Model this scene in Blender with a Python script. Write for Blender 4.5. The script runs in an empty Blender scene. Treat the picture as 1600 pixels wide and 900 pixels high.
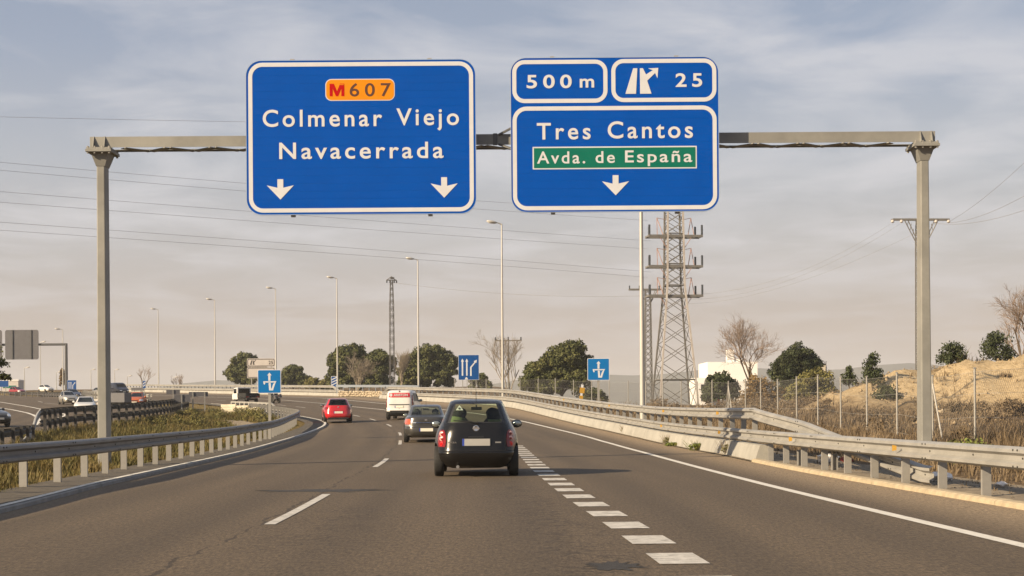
import bpy, bmesh, math, random
import numpy as np
from mathutils import Vector, Matrix
rnd = random.Random(7)
NR = np.random.default_rng(11)
PI = math.pi
R = math.radians
scene = bpy.context.scene
COL = scene.collection

# ------------------------------------------------------------------ camera
cam_data = bpy.data.cameras.new("camera")
cam = bpy.data.objects.new("camera", cam_data)
COL.objects.link(cam)
cam_data.sensor_width = 36.0
cam_data.lens = 56.25
cam_data.shift_y = 0.12
cam_data.clip_start = 0.1
cam_data.clip_end = 20000
EYE = 1.28
cam.matrix_world = Matrix.Translation((0, 0, EYE)) @ Matrix.Rotation(R(90), 4, 'X') @ Matrix.Rotation(-0.0068, 4, 'Z')
scene.camera = cam

# ------------------------------------------------------------------ light
SUN_EL, SUN_AZ = R(25.0), R(31.0)          # shadows run towards +X, turned 31 degrees to +Y
sun_from = Vector((-math.cos(SUN_AZ) * math.cos(SUN_EL), -math.sin(SUN_AZ) * math.cos(SUN_EL), math.sin(SUN_EL)))
sd = bpy.data.lights.new("sun", 'SUN')
sd.energy = 5.0
sd.angle = R(0.5)
sd.color = (1.0, 0.81, 0.56)
sun = bpy.data.objects.new("sun", sd)
COL.objects.link(sun)
sun.rotation_euler = sun_from.to_track_quat('Z', 'Y').to_euler()

world = bpy.data.worlds.new("World")
scene.world = world
world.use_nodes = True
wt = world.node_tree
for n in list(wt.nodes):
    wt.nodes.remove(n)
def wn(t, **kw):
    n = wt.nodes.new(t)
    for k_, v in kw.items():
        setattr(n, k_, v)
    return n
def wmath(op, a, b=None, clamp=False):
    n = wn('ShaderNodeMath', operation=op)
    n.use_clamp = clamp
    for i, v in enumerate((a, b)):
        if v is None:
            continue
        if isinstance(v, (int, float)):
            n.inputs[i].default_value = v
        else:
            wt.links.new(v, n.inputs[i])
    return n.outputs[0]
w_out = wn('ShaderNodeOutputWorld')
w_bg = wn('ShaderNodeBackground')
sky = wn('ShaderNodeTexSky', sky_type='NISHITA')
sky.sun_disc = False
sky.sun_elevation = SUN_EL
sky.sun_rotation = math.atan2(sun_from.x, sun_from.y)
sky.air_density = 1.3
sky.dust_density = 3.0
sky.ozone_density = 1.2
tc = wn('ShaderNodeTexCoord')
sep = wn('ShaderNodeSeparateXYZ')
wt.links.new(tc.outputs['Generated'], sep.inputs[0])
zc = wmath('MAXIMUM', sep.outputs[2], 0.0)
den = wmath('ADD', zc, 0.09)
cx_ = wmath('DIVIDE', sep.outputs[0], den)
cy_ = wmath('DIVIDE', sep.outputs[1], den)
comb = wn('ShaderNodeCombineXYZ')
wt.links.new(cx_, comb.inputs[0]); wt.links.new(cy_, comb.inputs[1])
mp = wn('ShaderNodeMapping')
mp.inputs['Scale'].default_value = (1.5, 1.35, 1)
mp.inputs['Rotation'].default_value = (0, 0, R(-14))
mp.inputs['Location'].default_value = (1.7, 0.6, 0)
wt.links.new(comb.outputs[0], mp.inputs[0])
cn = wn('ShaderNodeTexNoise'); cn.inputs['Scale'].default_value = 1.25; cn.inputs['Detail'].default_value = 9; cn.inputs['Roughness'].default_value = 0.55; cn.inputs['Distortion'].default_value = 0.5
wt.links.new(mp.outputs[0], cn.inputs['Vector'])
cr = wn('ShaderNodeValToRGB')
cr.color_ramp.elements[0].position = 0.42; cr.color_ramp.elements[0].color = (0, 0, 0, 1)
cr.color_ramp.elements[1].position = 0.64; cr.color_ramp.elements[1].color = (1, 1, 1, 1)
wt.links.new(cn.outputs[0], cr.inputs[0])
# thin cloud over the blue, thickening into a pale warm veil at the horizon (hazy winter air)
veil = wn('ShaderNodeValToRGB')
veil.color_ramp.elements[0].position = 0.0; veil.color_ramp.elements[0].color = (0.97, 0.97, 0.97, 1)
veil.color_ramp.elements[1].position = 0.45; veil.color_ramp.elements[1].color = (0.45, 0.45, 0.45, 1)
wt.links.new(zc, veil.inputs[0])
vcol = wn('ShaderNodeValToRGB')
e = vcol.color_ramp.elements
e[0].position = 0.0; e[0].color = (4.25, 3.50, 3.10, 1)
e[1].position = 0.30; e[1].color = (2.60, 3.35, 5.00, 1)
for pos_, c_ in ((0.05, (4.65, 3.95, 3.62, 1)), (0.10, (5.00, 4.88, 5.08, 1)), (0.15, (4.65, 4.95, 5.70, 1)), (0.22, (3.30, 3.95, 5.45, 1))):
    q_ = e.new(pos_); q_.color = c_
wt.links.new(zc, vcol.inputs[0])
m1 = wn('ShaderNodeMixRGB')
wt.links.new(veil.outputs[0], m1.inputs[0]); wt.links.new(sky.outputs[0], m1.inputs[1]); wt.links.new(vcol.outputs[0], m1.inputs[2])
ccol = wn('ShaderNodeRGB'); ccol.outputs[0].default_value = (6.8, 6.8, 7.2, 1)
cf = wmath('MULTIPLY', cr.outputs[0], 0.60)
elev = wmath('MULTIPLY', zc, 9.0, True)
cf2 = wmath('MULTIPLY', cf, elev)
m2 = wn('ShaderNodeMixRGB')
wt.links.new(cf2, m2.inputs[0]); wt.links.new(m1.outputs[0], m2.inputs[1]); wt.links.new(ccol.outputs[0], m2.inputs[2])
wt.links.new(m2.outputs[0], w_bg.inputs[0])
w_bg.inputs[1].default_value = 0.052
wt.links.new(w_bg.outputs[0], w_out.inputs[0])

scene.view_settings.view_transform = 'Standard'
scene.view_settings.look = 'None'
scene.view_settings.exposure = 1.0
scene.view_settings.gamma = 1.0
scene.view_settings.use_curve_mapping = False
scene.cycles.max_bounces = 6
scene.cycles.transparent_max_bounces = 12

# ------------------------------------------------------------------ helpers
def tag(o, label=None, cat=None, group=None, kind=None):
    if label: o['label'] = label
    if cat: o['category'] = cat
    if group: o['group'] = group
    if kind: o['kind'] = kind
    return o
def empty(name, loc=(0, 0, 0), rz=0.0):
    o = bpy.data.objects.new(name, None)
    o.empty_display_size = 0.3
    COL.objects.link(o)
    o.location = loc
    o.rotation_euler = (0, 0, rz)
    return o
def thing(name, label, cat, loc=(0, 0, 0), rz=0.0, group=None):
    return tag(empty(name, loc, rz), label, cat, group)
def link(name, me, parent=None):
    o = bpy.data.objects.new(name, me)
    COL.objects.link(o)
    if parent is not None:
        o.parent = parent
    return o
def mesh_from(name, V, F, mats, idx=None, smooth=False, angle=None):
    me = bpy.data.meshes.new(name)
    me.from_pydata([tuple(v) for v in V], [], F)
    for m in (mats if isinstance(mats, (list, tuple)) else [mats]):
        me.materials.append(m)
    if idx is not None:
        me.polygons.foreach_set('material_index', np.array(idx, dtype=np.int32))
    if smooth:
        me.polygons.foreach_set('use_smooth', np.ones(len(F), dtype=bool))
        if angle:
            me.set_sharp_from_angle(angle=R(angle))
    me.update()
    return me
class MB:
    """collects primitive shapes into one mesh"""
    def __init__(s):
        s.V = []; s.F = []; s.I = []
    def add(s, V, F, mi=0, M=None):
        o = len(s.V)
        for v in V:
            s.V.append(tuple(M @ Vector(v)) if M is not None else tuple(v))
        for f in F:
            s.F.append([i + o for i in f]); s.I.append(mi)
        return s
    def box(s, c, d, mi=0, M=None, taper=None):
        x, y, z = c; a, b, h = d[0] / 2, d[1] / 2, d[2] / 2
        t = taper or 1.0
        V = [(x - a, y - b, z - h), (x + a, y - b, z - h), (x + a, y + b, z - h), (x - a, y + b, z - h),
             (x - a * t, y - b * t, z + h), (x + a * t, y - b * t, z + h), (x + a * t, y + b * t, z + h), (x - a * t, y + b * t, z + h)]
        return s.add(V, [(3, 2, 1, 0), (4, 5, 6, 7), (0, 1, 5, 4), (1, 2, 6, 5), (2, 3, 7, 6), (3, 0, 4, 7)], mi, M)
    def tube(s, p, q, r0, r1=None, n=6, mi=0, caps=True):
        p = Vector(p); q = Vector(q)
        r1 = r0 if r1 is None else r1
        d = q - p
        if d.length < 1e-6: return s
        d.normalize()
        a = d.orthogonal().normalized() if abs(d.z) < .9 else Vector((1, 0, 0)).cross(d).normalized()
        b = d.cross(a)
        V = []
        for c, r in ((p, r0), (q, r1)):
            for i in range(n):
                t = 2 * PI * (i + .5) / n
                V.append(c + a * math.cos(t) * r + b * math.sin(t) * r)
        F = [(i, (i + 1) % n, n + (i + 1) % n, n + i) for i in range(n)]
        if caps:
            F += [tuple(reversed(range(n))), tuple(range(n, 2 * n))]
        return s.add(V, F, mi)
    def path(s, pts, rs, n=6, mi=0):
        for i in range(len(pts) - 1):
            s.tube(pts[i], pts[i + 1], rs[i] if isinstance(rs, (list, tuple)) else rs, rs[i + 1] if isinstance(rs, (list, tuple)) else rs, n, mi, True)
        return s
    def lathe(s, prof, c=(0, 0, 0), axis='z', n=20, mi=0, M=None):
        V = []
        for (r, h) in prof:
            for i in range(n):
                t = 2 * PI * i / n
                u, v = r * math.cos(t), r * math.sin(t)
                V.append({'z': (u, v, h), 'x': (h, u, v), 'y': (u, h, v)}[axis])
        V = [(a + c[0], b + c[1], d + c[2]) for a, b, d in V]
        F = []
        for k in range(len(prof) - 1):
            for i in range(n):
                j = (i + 1) % n
                F.append((k * n + i, k * n + j, (k + 1) * n + j, (k + 1) * n + i))
        F.append(tuple(range((len(prof) - 1) * n, len(prof) * n)))
        F.append(tuple(reversed(range(n))))
        return s.add(V, F, mi, M)
    def prism(s, outline, y0, y1, mi=0, M=None):
        """outline in (x, z), front at y0, back at y1 (y0 < y1)"""
        n = len(outline)
        V = [(x, y0, z) for x, z in outline] + [(x, y1, z) for x, z in outline]
        F = [tuple(range(n)), tuple(reversed(range(n, 2 * n)))]
        F += [(i, n + i, n + (i + 1) % n, (i + 1) % n) for i in range(n)]
        return s.add(V, F, mi, M)
    def mesh(s, name, mats, smooth=False, angle=None):
        return mesh_from(name, s.V, s.F, mats, s.I, smooth, angle)
    def build(s, name, mats, parent=None, smooth=False, angle=None, fix=False):
        me = s.mesh(name, mats, smooth, angle)
        if fix:
            bm = bmesh.new(); bm.from_mesh(me); bmesh.ops.recalc_face_normals(bm, faces=bm.faces); bm.to_mesh(me); bm.free()
        return link(name, me, parent)
def ell(c, r, n=14, m=8):
    V = []; F = []
    for i in range(m + 1):
        a = PI * i / m
        for j in range(n):
            b = 2 * PI * j / n
            V.append((c[0] + r[0] * math.sin(a) * math.cos(b), c[1] + r[1] * math.sin(a) * math.sin(b), c[2] - r[2] * math.cos(a)))
    for i in range(m):
        for j in range(n):
            F.append((i * n + j, i * n + (j + 1) % n, (i + 1) * n + (j + 1) % n, (i + 1) * n + j))
    return V, F
def rrect(x0, x1, z0, z1, r, n=6):
    P = []
    for cx, cz, a0 in ((x1 - r, z0 + r, -90), (x1 - r, z1 - r, 0), (x0 + r, z1 - r, 90), (x0 + r, z0 + r, 180)):
        for i in range(n + 1):
            a = R(a0 + 90 * i / n)
            P.append((cx + r * math.cos(a), cz + r * math.sin(a)))
    return P

# ------------------------------------------------------------------ materials
MAT = {}
def mat(name, col, rough=.6, metal=0., noise=None, bump=None, spec=.5, col2=None, coat=0., extra=None):
    """procedural Principled; noise=(scale, amount) varies the colour towards col2, bump=(scale, strength)"""
    m = bpy.data.materials.new(name); m.use_nodes = True
    nt = m.node_tree; b = nt.nodes['Principled BSDF']
    b.inputs['Base Color'].default_value = (*col, 1)
    b.inputs['Roughness'].default_value = rough
    b.inputs['Metallic'].default_value = metal
    b.inputs['Specular IOR Level'].default_value = spec
    b.inputs['Coat Weight'].default_value = coat
    b.inputs['Coat Roughness'].default_value = .06
    t = nt.nodes.new('ShaderNodeTexCoord')
    if noise:
        n1 = nt.nodes.new('ShaderNodeTexNoise'); n1.inputs['Scale'].default_value = noise[0]; n1.inputs['Detail'].default_value = 6; n1.inputs['Roughness'].default_value = .65
        nt.links.new(t.outputs['Object'], n1.inputs['Vector'])
        rp = nt.nodes.new('ShaderNodeValToRGB'); rp.color_ramp.elements[0].position = .32; rp.color_ramp.elements[1].position = .68
        nt.links.new(n1.outputs[0], rp.inputs[0])
        mx = nt.nodes.new('ShaderNodeMixRGB')
        c2 = col2 or tuple(c * (1 - noise[1]) for c in col)
        mx.inputs[1].default_value = (*col, 1); mx.inputs[2].default_value = (*c2, 1)
        nt.links.new(rp.outputs[0], mx.inputs[0]); nt.links.new(mx.outputs[0], b.inputs['Base Color'])
    if bump:
        n2 = nt.nodes.new('ShaderNodeTexNoise'); n2.inputs['Scale'].default_value = bump[0]; n2.inputs['Detail'].default_value = 5
        nt.links.new(t.outputs['Object'], n2.inputs['Vector'])
        bp = nt.nodes.new('ShaderNodeBump'); bp.inputs['Strength'].default_value = bump[1]; bp.inputs['Distance'].default_value = .02
        nt.links.new(n2.outputs[0], bp.inputs['Height']); nt.links.new(bp.outputs[0], b.inputs['Normal'])
    MAT[name] = m
    return m
def glass(name, tint, refl=.08, rough=.02):
    m = bpy.data.materials.new(name); m.use_nodes = True
    nt = m.node_tree
    for n in list(nt.nodes): nt.nodes.remove(n)
    o = nt.nodes.new('ShaderNodeOutputMaterial'); tr = nt.nodes.new('ShaderNodeBsdfTransparent'); gl = nt.nodes.new('ShaderNodeBsdfGlossy'); mx = nt.nodes.new('ShaderNodeMixShader')
    fr = nt.nodes.new('ShaderNodeFresnel'); fr.inputs[0].default_value = 1.45
    tr.inputs[0].default_value = (*tint, 1); gl.inputs['Roughness'].default_value = rough
    gm_ = nt.nodes.new('ShaderNodeNewGeometry'); iv = nt.nodes.new('ShaderNodeMath'); iv.operation = 'SUBTRACT'; iv.inputs[0].default_value = 1.0; nt.links.new(gm_.outputs['Backfacing'], iv.inputs[1])
    ml = nt.nodes.new('ShaderNodeMath'); ml.operation = 'MULTIPLY'; nt.links.new(fr.outputs[0], ml.inputs[0]); nt.links.new(iv.outputs[0], ml.inputs[1])
    nt.links.new(ml.outputs[0], mx.inputs[0]); nt.links.new(tr.outputs[0], mx.inputs[1]); nt.links.new(gl.outputs[0], mx.inputs[2]); nt.links.new(mx.outputs[0], o.inputs[0])
    MAT[name] = m
    return m
galv = mat('galvanised_steel', (.30, .285, .26), .55, .25, (3.0, .22), (60, .05))
galv_rail = mat('rail_steel', (.355, .34, .31), .5, .25, (1.6, .28), (40, .06))
galv_rail2 = mat('rail_steel_painted_shade', (.22, .21, .20), .6, .1, (1.6, .25), (40, .06))  # darker copy of the rail steel, shade put into its colour
gantry_paint = mat('gantry_grey', (.245, .238, .215), .6, .1, (1.1, .30), (50, .05))
dark_steel = mat('dark_steel', (.10, .10, .10), .6, .3, (4, .3))
bolt_m = mat('bolt_dark', (.05, .047, .043), .6, .4)
lamp_pole_m = mat('lamp_pole', (.44, .42, .38), .5, .2, (1.5, .15))
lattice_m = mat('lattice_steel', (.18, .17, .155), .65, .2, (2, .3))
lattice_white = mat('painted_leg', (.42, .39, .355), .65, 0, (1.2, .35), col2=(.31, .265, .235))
insul = mat('insulator', (.05, .055, .06), .35)
wire_m = mat('cable', (.24, .225, .22), .6)
white_paint = mat('road_paint', (.56, .53, .48), .7, 0, (7, .35), (120, .3), col2=(.33, .31, .275))
def worn(m, sc, lo, hi, strength):
    """paint worn through to the stones in speckles"""
    nt = m.node_tree; b = nt.nodes['Principled BSDF']; src = b.inputs['Base Color'].links[0].from_socket
    t = nt.nodes.new('ShaderNodeTexCoord'); n = nt.nodes.new('ShaderNodeTexNoise'); n.inputs['Scale'].default_value = sc; n.inputs['Detail'].default_value = 8; n.inputs['Roughness'].default_value = .75
    nt.links.new(t.outputs['Object'], n.inputs['Vector'])
    r = nt.nodes.new('ShaderNodeValToRGB'); r.color_ramp.elements[0].position = lo; r.color_ramp.elements[0].color = (0, 0, 0, 1); r.color_ramp.elements[1].position = hi; r.color_ramp.elements[1].color = (strength,) * 3 + (1,)
    nt.links.new(n.outputs[0], r.inputs[0])
    x = nt.nodes.new('ShaderNodeMixRGB'); x.inputs[2].default_value = (.10, .085, .065, 1)
    nt.links.new(r.outputs[0], x.inputs[0]); nt.links.new(src, x.inputs[1]); nt.links.new(x.outputs[0], b.inputs['Base Color'])
worn(white_paint, 4.5, .52, .66, .75)
edge_paint = mat('edge_line_paint', (.62, .59, .53), .7, 0, (6, .22), (120, .3))
concrete = mat('concrete', (.32, .305, .27), .85, 0, (1.3, .28), (30, .15))
cream_conc = mat('cream_concrete', (.50, .44, .34), .85, 0, (1.5, .25), (25, .2))
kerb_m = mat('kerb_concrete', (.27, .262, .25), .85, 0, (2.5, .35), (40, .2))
sand_kerb = mat('sand_kerb', (.42, .34, .225), .9, 0, (5, .35), (30, .4))
worn(edge_paint, 3.0, .58, .75, .5)
sign_blue = mat('sign_blue', (.0001, .062, .345), .6, 0, (1.2, .10), spec=.05)
sign_blue2 = mat('sign_light_blue', (.002, .125, .36), .5, 0, (2.0, .1), spec=.15)
sign_blue3 = mat('sign_mid_blue', (.003, .058, .22), .5, 0, (2.0, .15), spec=.15)
sign_white = mat('sign_white', (.52, .525, .55), .5, 0, (3.0, .08), spec=.2)
sign_green = mat('sign_green', (.002, .125, .085), .5, 0, (3, .1), spec=.15)
sign_orange = mat('sign_orange', (.64, .215, .003), .5, 0, (5, .12), spec=.15)
sign_red = mat('sign_red', (.36, .002, .004), .6, spec=.1)
sign_brown = mat('sign_brown', (.07, .022, .008), .5)
sign_back = mat('sign_back', (.115, .112, .120), .6, .2, (1.5, .15))
sign_grey = mat('sign_pale_grey', (.46, .42, .39), .6, 0, (2, .12))
reflector_y = mat('reflector_yellow', (.36, .20, .02), .5)
white_wall = mat('white_render', (.72, .70, .67), .8, 0, (.3, .06))
rubber = mat('rubber', (.016, .015, .014), .8, 0, (20, .3))
rim_m = mat('rim_alloy', (.33, .32, .31), .35, .7)
under_m = mat('underbody', (.012, .012, .012), .9)
seat_m = mat('seat_fabric', (.022, .024, .022), .9, 0, (30, .3))
child_m = mat('child_seat_green', (.16, .21, .10), .9, 0, (8, .3))
trim_m = mat('black_trim', (.014, .014, .014), .4)
chrome_m = mat('chrome', (.75, .73, .70), .15, 1.0)
plate_m = mat('plate_pale', (.33, .32, .305), .5, 0, (4, .12))
plate_blue = mat('plate_blue', (.02, .05, .30), .5)
lamp_red = mat('tail_lamp_red', (.22, .003, .003), .2, 0, (14, .5), coat=.1)
lamp_red2 = mat('tail_lamp_bright_red', (.58, .006, .008), .15, coat=.3)
lamp_clear = mat('tail_lamp_clear', (.62, .36, .32), .12, coat=.3)
lamp_head = mat('head_lamp', (.80, .78, .74), .08, .3, coat=.8)
black_paint = mat('black_car_paint', (.007, .0063, .006), .20, .0, (3, .2), spec=.42, coat=.0)
grey_paint = mat('grey_car_paint', (.062, .058, .052), .28, .45, (3, .12), coat=.7)
red_paint = mat('red_car_paint', (.42, .010, .014), .25, .0, (2, .1), coat=.8)
white_car = mat('white_car_paint', (.60, .58, .55), .3, 0, (2, .08), coat=.5)
silver_paint = mat('silver_car_paint', (.34, .315, .27), .3, .5, (2, .1), coat=.6)
dark_red_paint = mat('dark_red_car_paint', (.23, .010, .012), .3, 0, (2, .1), coat=.7)
orange_paint = mat('orange_paint', (.40, .095, .03), .4, 0, (3, .15))
dark_blue_paint = mat('dark_blue_car_paint', (.02, .022, .045), .3, .1, (2, .2), coat=.7)
glass_car = glass('car_glass', (.72, .78, .68))
glass_dark = glass('car_glass_dark', (.16, .18, .16))
leather = mat('rider_clothing', (.02, .02, .022), .6, 0, (12, .4))
skin_m = mat('skin', (.45, .28, .20), .6)
bark = mat('bark', (.13, .095, .065), .9, 0, (6, .4), (20, .4))
twig_m = mat('bare_twigs', (.27, .20, .15), .9, 0, (1.5, .3))
twig_grey = mat('bare_grey_twigs', (.26, .215, .16), .9, 0, (1.5, .3))
litter_w = mat('litter_white', (.78, .74, .70), .7, 0, (5, .15))
litter_r = mat('litter_red', (.20, .03, .025), .8)
stone_m = mat('rubble_stone', (.46, .38, .27), .95, 0, (1.8, .35), (8, .5))

def foliage(name, c1, c2, c3, scale=.6):
    m = bpy.data.materials.new(name); m.use_nodes = True
    nt = m.node_tree; b = nt.nodes['Principled BSDF']
    b.inputs['Roughness'].default_value = .7; b.inputs['Specular IOR Level'].default_value = .25
    t = nt.nodes.new('ShaderNodeTexCoord')
    n1 = nt.nodes.new('ShaderNodeTexNoise'); n1.inputs['Scale'].default_value = scale; n1.inputs['Detail'].default_value = 5; n1.inputs['Roughness'].default_value = .7
    rp = nt.nodes.new('ShaderNodeValToRGB')
    rp.color_ramp.elements[0].position = .30; rp.color_ramp.elements[0].color = (*c1, 1)
    rp.color_ramp.elements[1].position = .70; rp.color_ramp.elements[1].color = (*c3, 1)
    q = rp.color_ramp.elements.new(.5); q.color = (*c2, 1)
    nt.links.new(t.outputs['Object'], n1.inputs['Vector']); nt.links.new(n1.outputs[0], rp.inputs[0]); nt.links.new(rp.outputs[0], b.inputs['Base Color'])
    MAT[name] = m
    return m
pine_leaf = foliage('pine_needles', (.034, .043, .013), (.068, .074, .023), (.125, .117, .038), .7)
dark_leaf = foliage('dark_evergreen', (.024, .034, .014), (.042, .052, .020), (.070, .074, .028), .9)
olive_leaf = foliage('olive_shrub', (.10, .085, .028), (.13, .12, .035), (.17, .13, .05), .8)
dry_leaf = foliage('dry_scrub', (.085, .062, .037), (.155, .112, .066), (.25, .185, .112), .5)
gold_leaf = foliage('autumn_leaves', (.13, .085, .035), (.19, .12, .045), (.12, .095, .04), 1.2)
grass_leaf = foliage('verge_grass', (.050, .062, .014), (.115, .092, .027), (.185, .128, .050), .32)
green_weed = foliage('green_weed', (.07, .10, .02), (.13, .15, .03), (.22, .19, .06), 1.5)
# ------------------------------------------------------------------ shape of the land
GR = 0.0218
def p_long(Y):
    a, b, c, d = 42., 84., 330., 410.
    if Y < a: return 0.
    if Y < b: return GR / (2 * (b - a)) * (Y - a) ** 2
    z = GR * (b - a) / 2
    if Y < c: return z + GR * (Y - b)
    z += GR * (c - b)
    t = min(Y, d) - c
    return z + GR * t - GR * t * t / (2 * (d - c))
def curve(tab):
    ys = np.arange(-40, 420, 1.0)
    ty = np.array([t[0] for t in tab], float); tx = np.array([t[1] for t in tab], float)
    ty = np.concatenate([[-40], ty, [420]])
    s0 = (tx[1] - tx[0]) / (ty[2] - ty[1]); s1 = (tx[-1] - tx[-2]) / (ty[-2] - ty[-3])
    tx = np.concatenate([[tx[0] + s0 * (-40 - ty[1])], tx, [tx[-1] + s1 * (420 - ty[-2])]])
    v = np.interp(ys, ty, tx)
    k = np.exp(-np.linspace(-2, 2, 11) ** 2); k /= k.sum()
    v = np.convolve(np.pad(v, 5, mode='edge'), k, 'valid')
    return lambda Y: float(np.interp(Y, ys, v))
dashL = curve([(13, -2.75), (20, -2.78), (40, -3.25), (59, -4.13), (74.5, -5.2), (88, -6.75), (101, -8.9), (111, -10.95), (128, -14.9), (145, -19.5), (165, -25.6), (185, -33), (205, -41.5), (230, -53), (260, -68), (290, -84)])
dashR = curve([(13.4, 1.42), (17.5, 1.27), (23.2, .99), (29, .80), (35, .62), (50, .33), (62, 0), (78, -1.1), (95, -3.5), (110, -6.6), (123.6, -9.85), (139, -14), (157, -18.8), (179, -25.6), (200, -34), (225, -46), (260, -63.5), (290, -79.5)])
edgeR = curve([(14.8, 4.72), (20.2, 4.5), (26.9, 4.28), (36, 4.1), (46.7, 3.96), (58, 3.6), (66, 3.2), (73, 2.6), (82, 1.6), (90, .6), (96, -.35), (106, -2.2), (125, -6.6), (146, -11.7), (169, -17.6), (184, -22.2), (205, -31.5), (230, -43.5), (260, -59.5), (290, -76)])
kerbL = curve([(12, -6.2), (21, -6.6), (28, -7.2), (35, -7.56), (46, -8.12), (60, -8.85), (77, -9.6), (86, -10.05), (92, -10.62), (97.7, -11.5), (108, -13.9), (125, -18.6), (145, -23.8), (165, -30), (185, -37.3), (205, -46), (230, -57.5), (260, -72.5), (290, -88.5)])
barR = curve([(12, 6.75), (15, 6.6), (20, 6.37), (27, 6.05), (33, 5.85), (38, 5.83), (45, 5.85), (52, 5.55), (64, 5.1), (73.5, 4.4), (84, 3.35), (92.5, 2.5), (105, 1.3), (115, .2), (125.6, -1.4), (140.6, -5.5), (153, -9.3), (175, -15.4), (195, -21.8), (210, -29), (228, -39), (250, -50.5), (280, -66), (300, -77)])
opp_edge = curve([(30, -15.8), (45, -17.3), (58, -18.5), (66, -20), (73, -21.9), (82, -23.3), (90, -23.4), (100, -23.6), (116, -25.1), (144, -29.4), (158, -35), (176, -42.6), (222, -58), (257, -74), (290, -93)])
def bank(Y):
    return .026 * min(1., max(0., (Y - 62) / 55.))
def smooth(x):
    x = min(1., max(0., x)); return x * x * (3 - 2 * x)
def road_z(X, Y):
    t = max(-7., min(13., X - dashL(Y)))
    return p_long(Y) + bank(Y) * t
_mounds = [(31, 93, 9, 9, 1.75), (22.4, 93, 2.6, 5, 1.35), (25.6, 92, 3.2, 6, .95), (20.0, 91, 2.2, 4, .75), (28.6, 94, 3.5, 6, .55), (36, 97, 9, 8, 1.3), (46, 100, 14, 14, 2.4), (40, 76, 7, 3.5, .7), (21.5, 75, 5, 2.2, .42), (27.5, 67, 6, 2.4, .42), (33, 80, 5, 2.5, .5), (60, 110, 18, 18, 2.8), (17.6, 63, 4, 2, .28), (17.9, 90, 2.4, 5, .55), (24, 81, 4.5, 2.6, .5), (20.5, 69, 5, 2, .38)]
def mound(X, Y):
    s = 0.
    for cx, cy, rx, ry, h in _mounds:
        q = ((X - cx) / rx) ** 2 + ((Y - cy) / ry) ** 2
        if q < 6: s += h * math.exp(-q * 1.1)
    return s
def rough_n(X, Y):
    return (math.sin(X * .61 + 1.3 * math.sin(Y * .23)) * math.sin(Y * .47 + 1.1 * math.sin(X * .31)) + .5 * math.sin(X * 1.7 + Y * .9) * math.sin(Y * 1.31 - X * .4))
from mathutils import noise as MN
def ground_z(X, Y):
    zr = road_z(X, Y)
    t = X - barR(Y)
    if t > 0:
        pr = 2.35 * (1 - math.exp(-p_long(Y) / 2.35))
        if Y < 105: pr = max(pr, 0)
        s = smooth((t - 1.0) / 15.) * smooth((X + 4) / 18.)
        zr = zr * (1 - s) + pr * s
        mz = mound(X, Y)
        zr += mz * (1 + .12 * rough_n(X * 1.9, Y * .8)) + (1.0 * min(1., mz * 1.2) * (abs(MN.noise((X * .42, Y * .33, 1.7))) - .22 + .45 * (abs(MN.noise((X * 1.1, Y * .8, 5.1))) - .2)) if mz > .03 else 0) + rough_n(X, Y) * .10 * smooth((t - 1.5) / 3.)
        zr += .30 * smooth((t - 5) / 4.) * (1 - smooth((Y - 70) / 40))
    elif X < kerbL(Y) and X > opp_edge(Y):
        w = min(kerbL(Y) - X, X - opp_edge(Y))
        zr += rough_n(X * 1.3, Y) * .07 * smooth((w - 1.5) / 2.) - .28 * smooth((w - 1.5) / 5.)
    return zr
def in_road(X, Y):
    if Y < 3 or Y > 306: return X > kerbL(Y) - .6 and X < barR(Y) + .7
    return kerbL(Y) - .5 < X < barR(Y) + .7
def in_opp(X, Y):
    return X < opp_edge(Y) - .6 and X > -150 - .0 * Y and Y > 20 and Y < 330 and not in_road(X, Y)
def at_ground(X, Y, dz=0.):
    return (X, Y, ground_z(X, Y) + dz)

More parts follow.
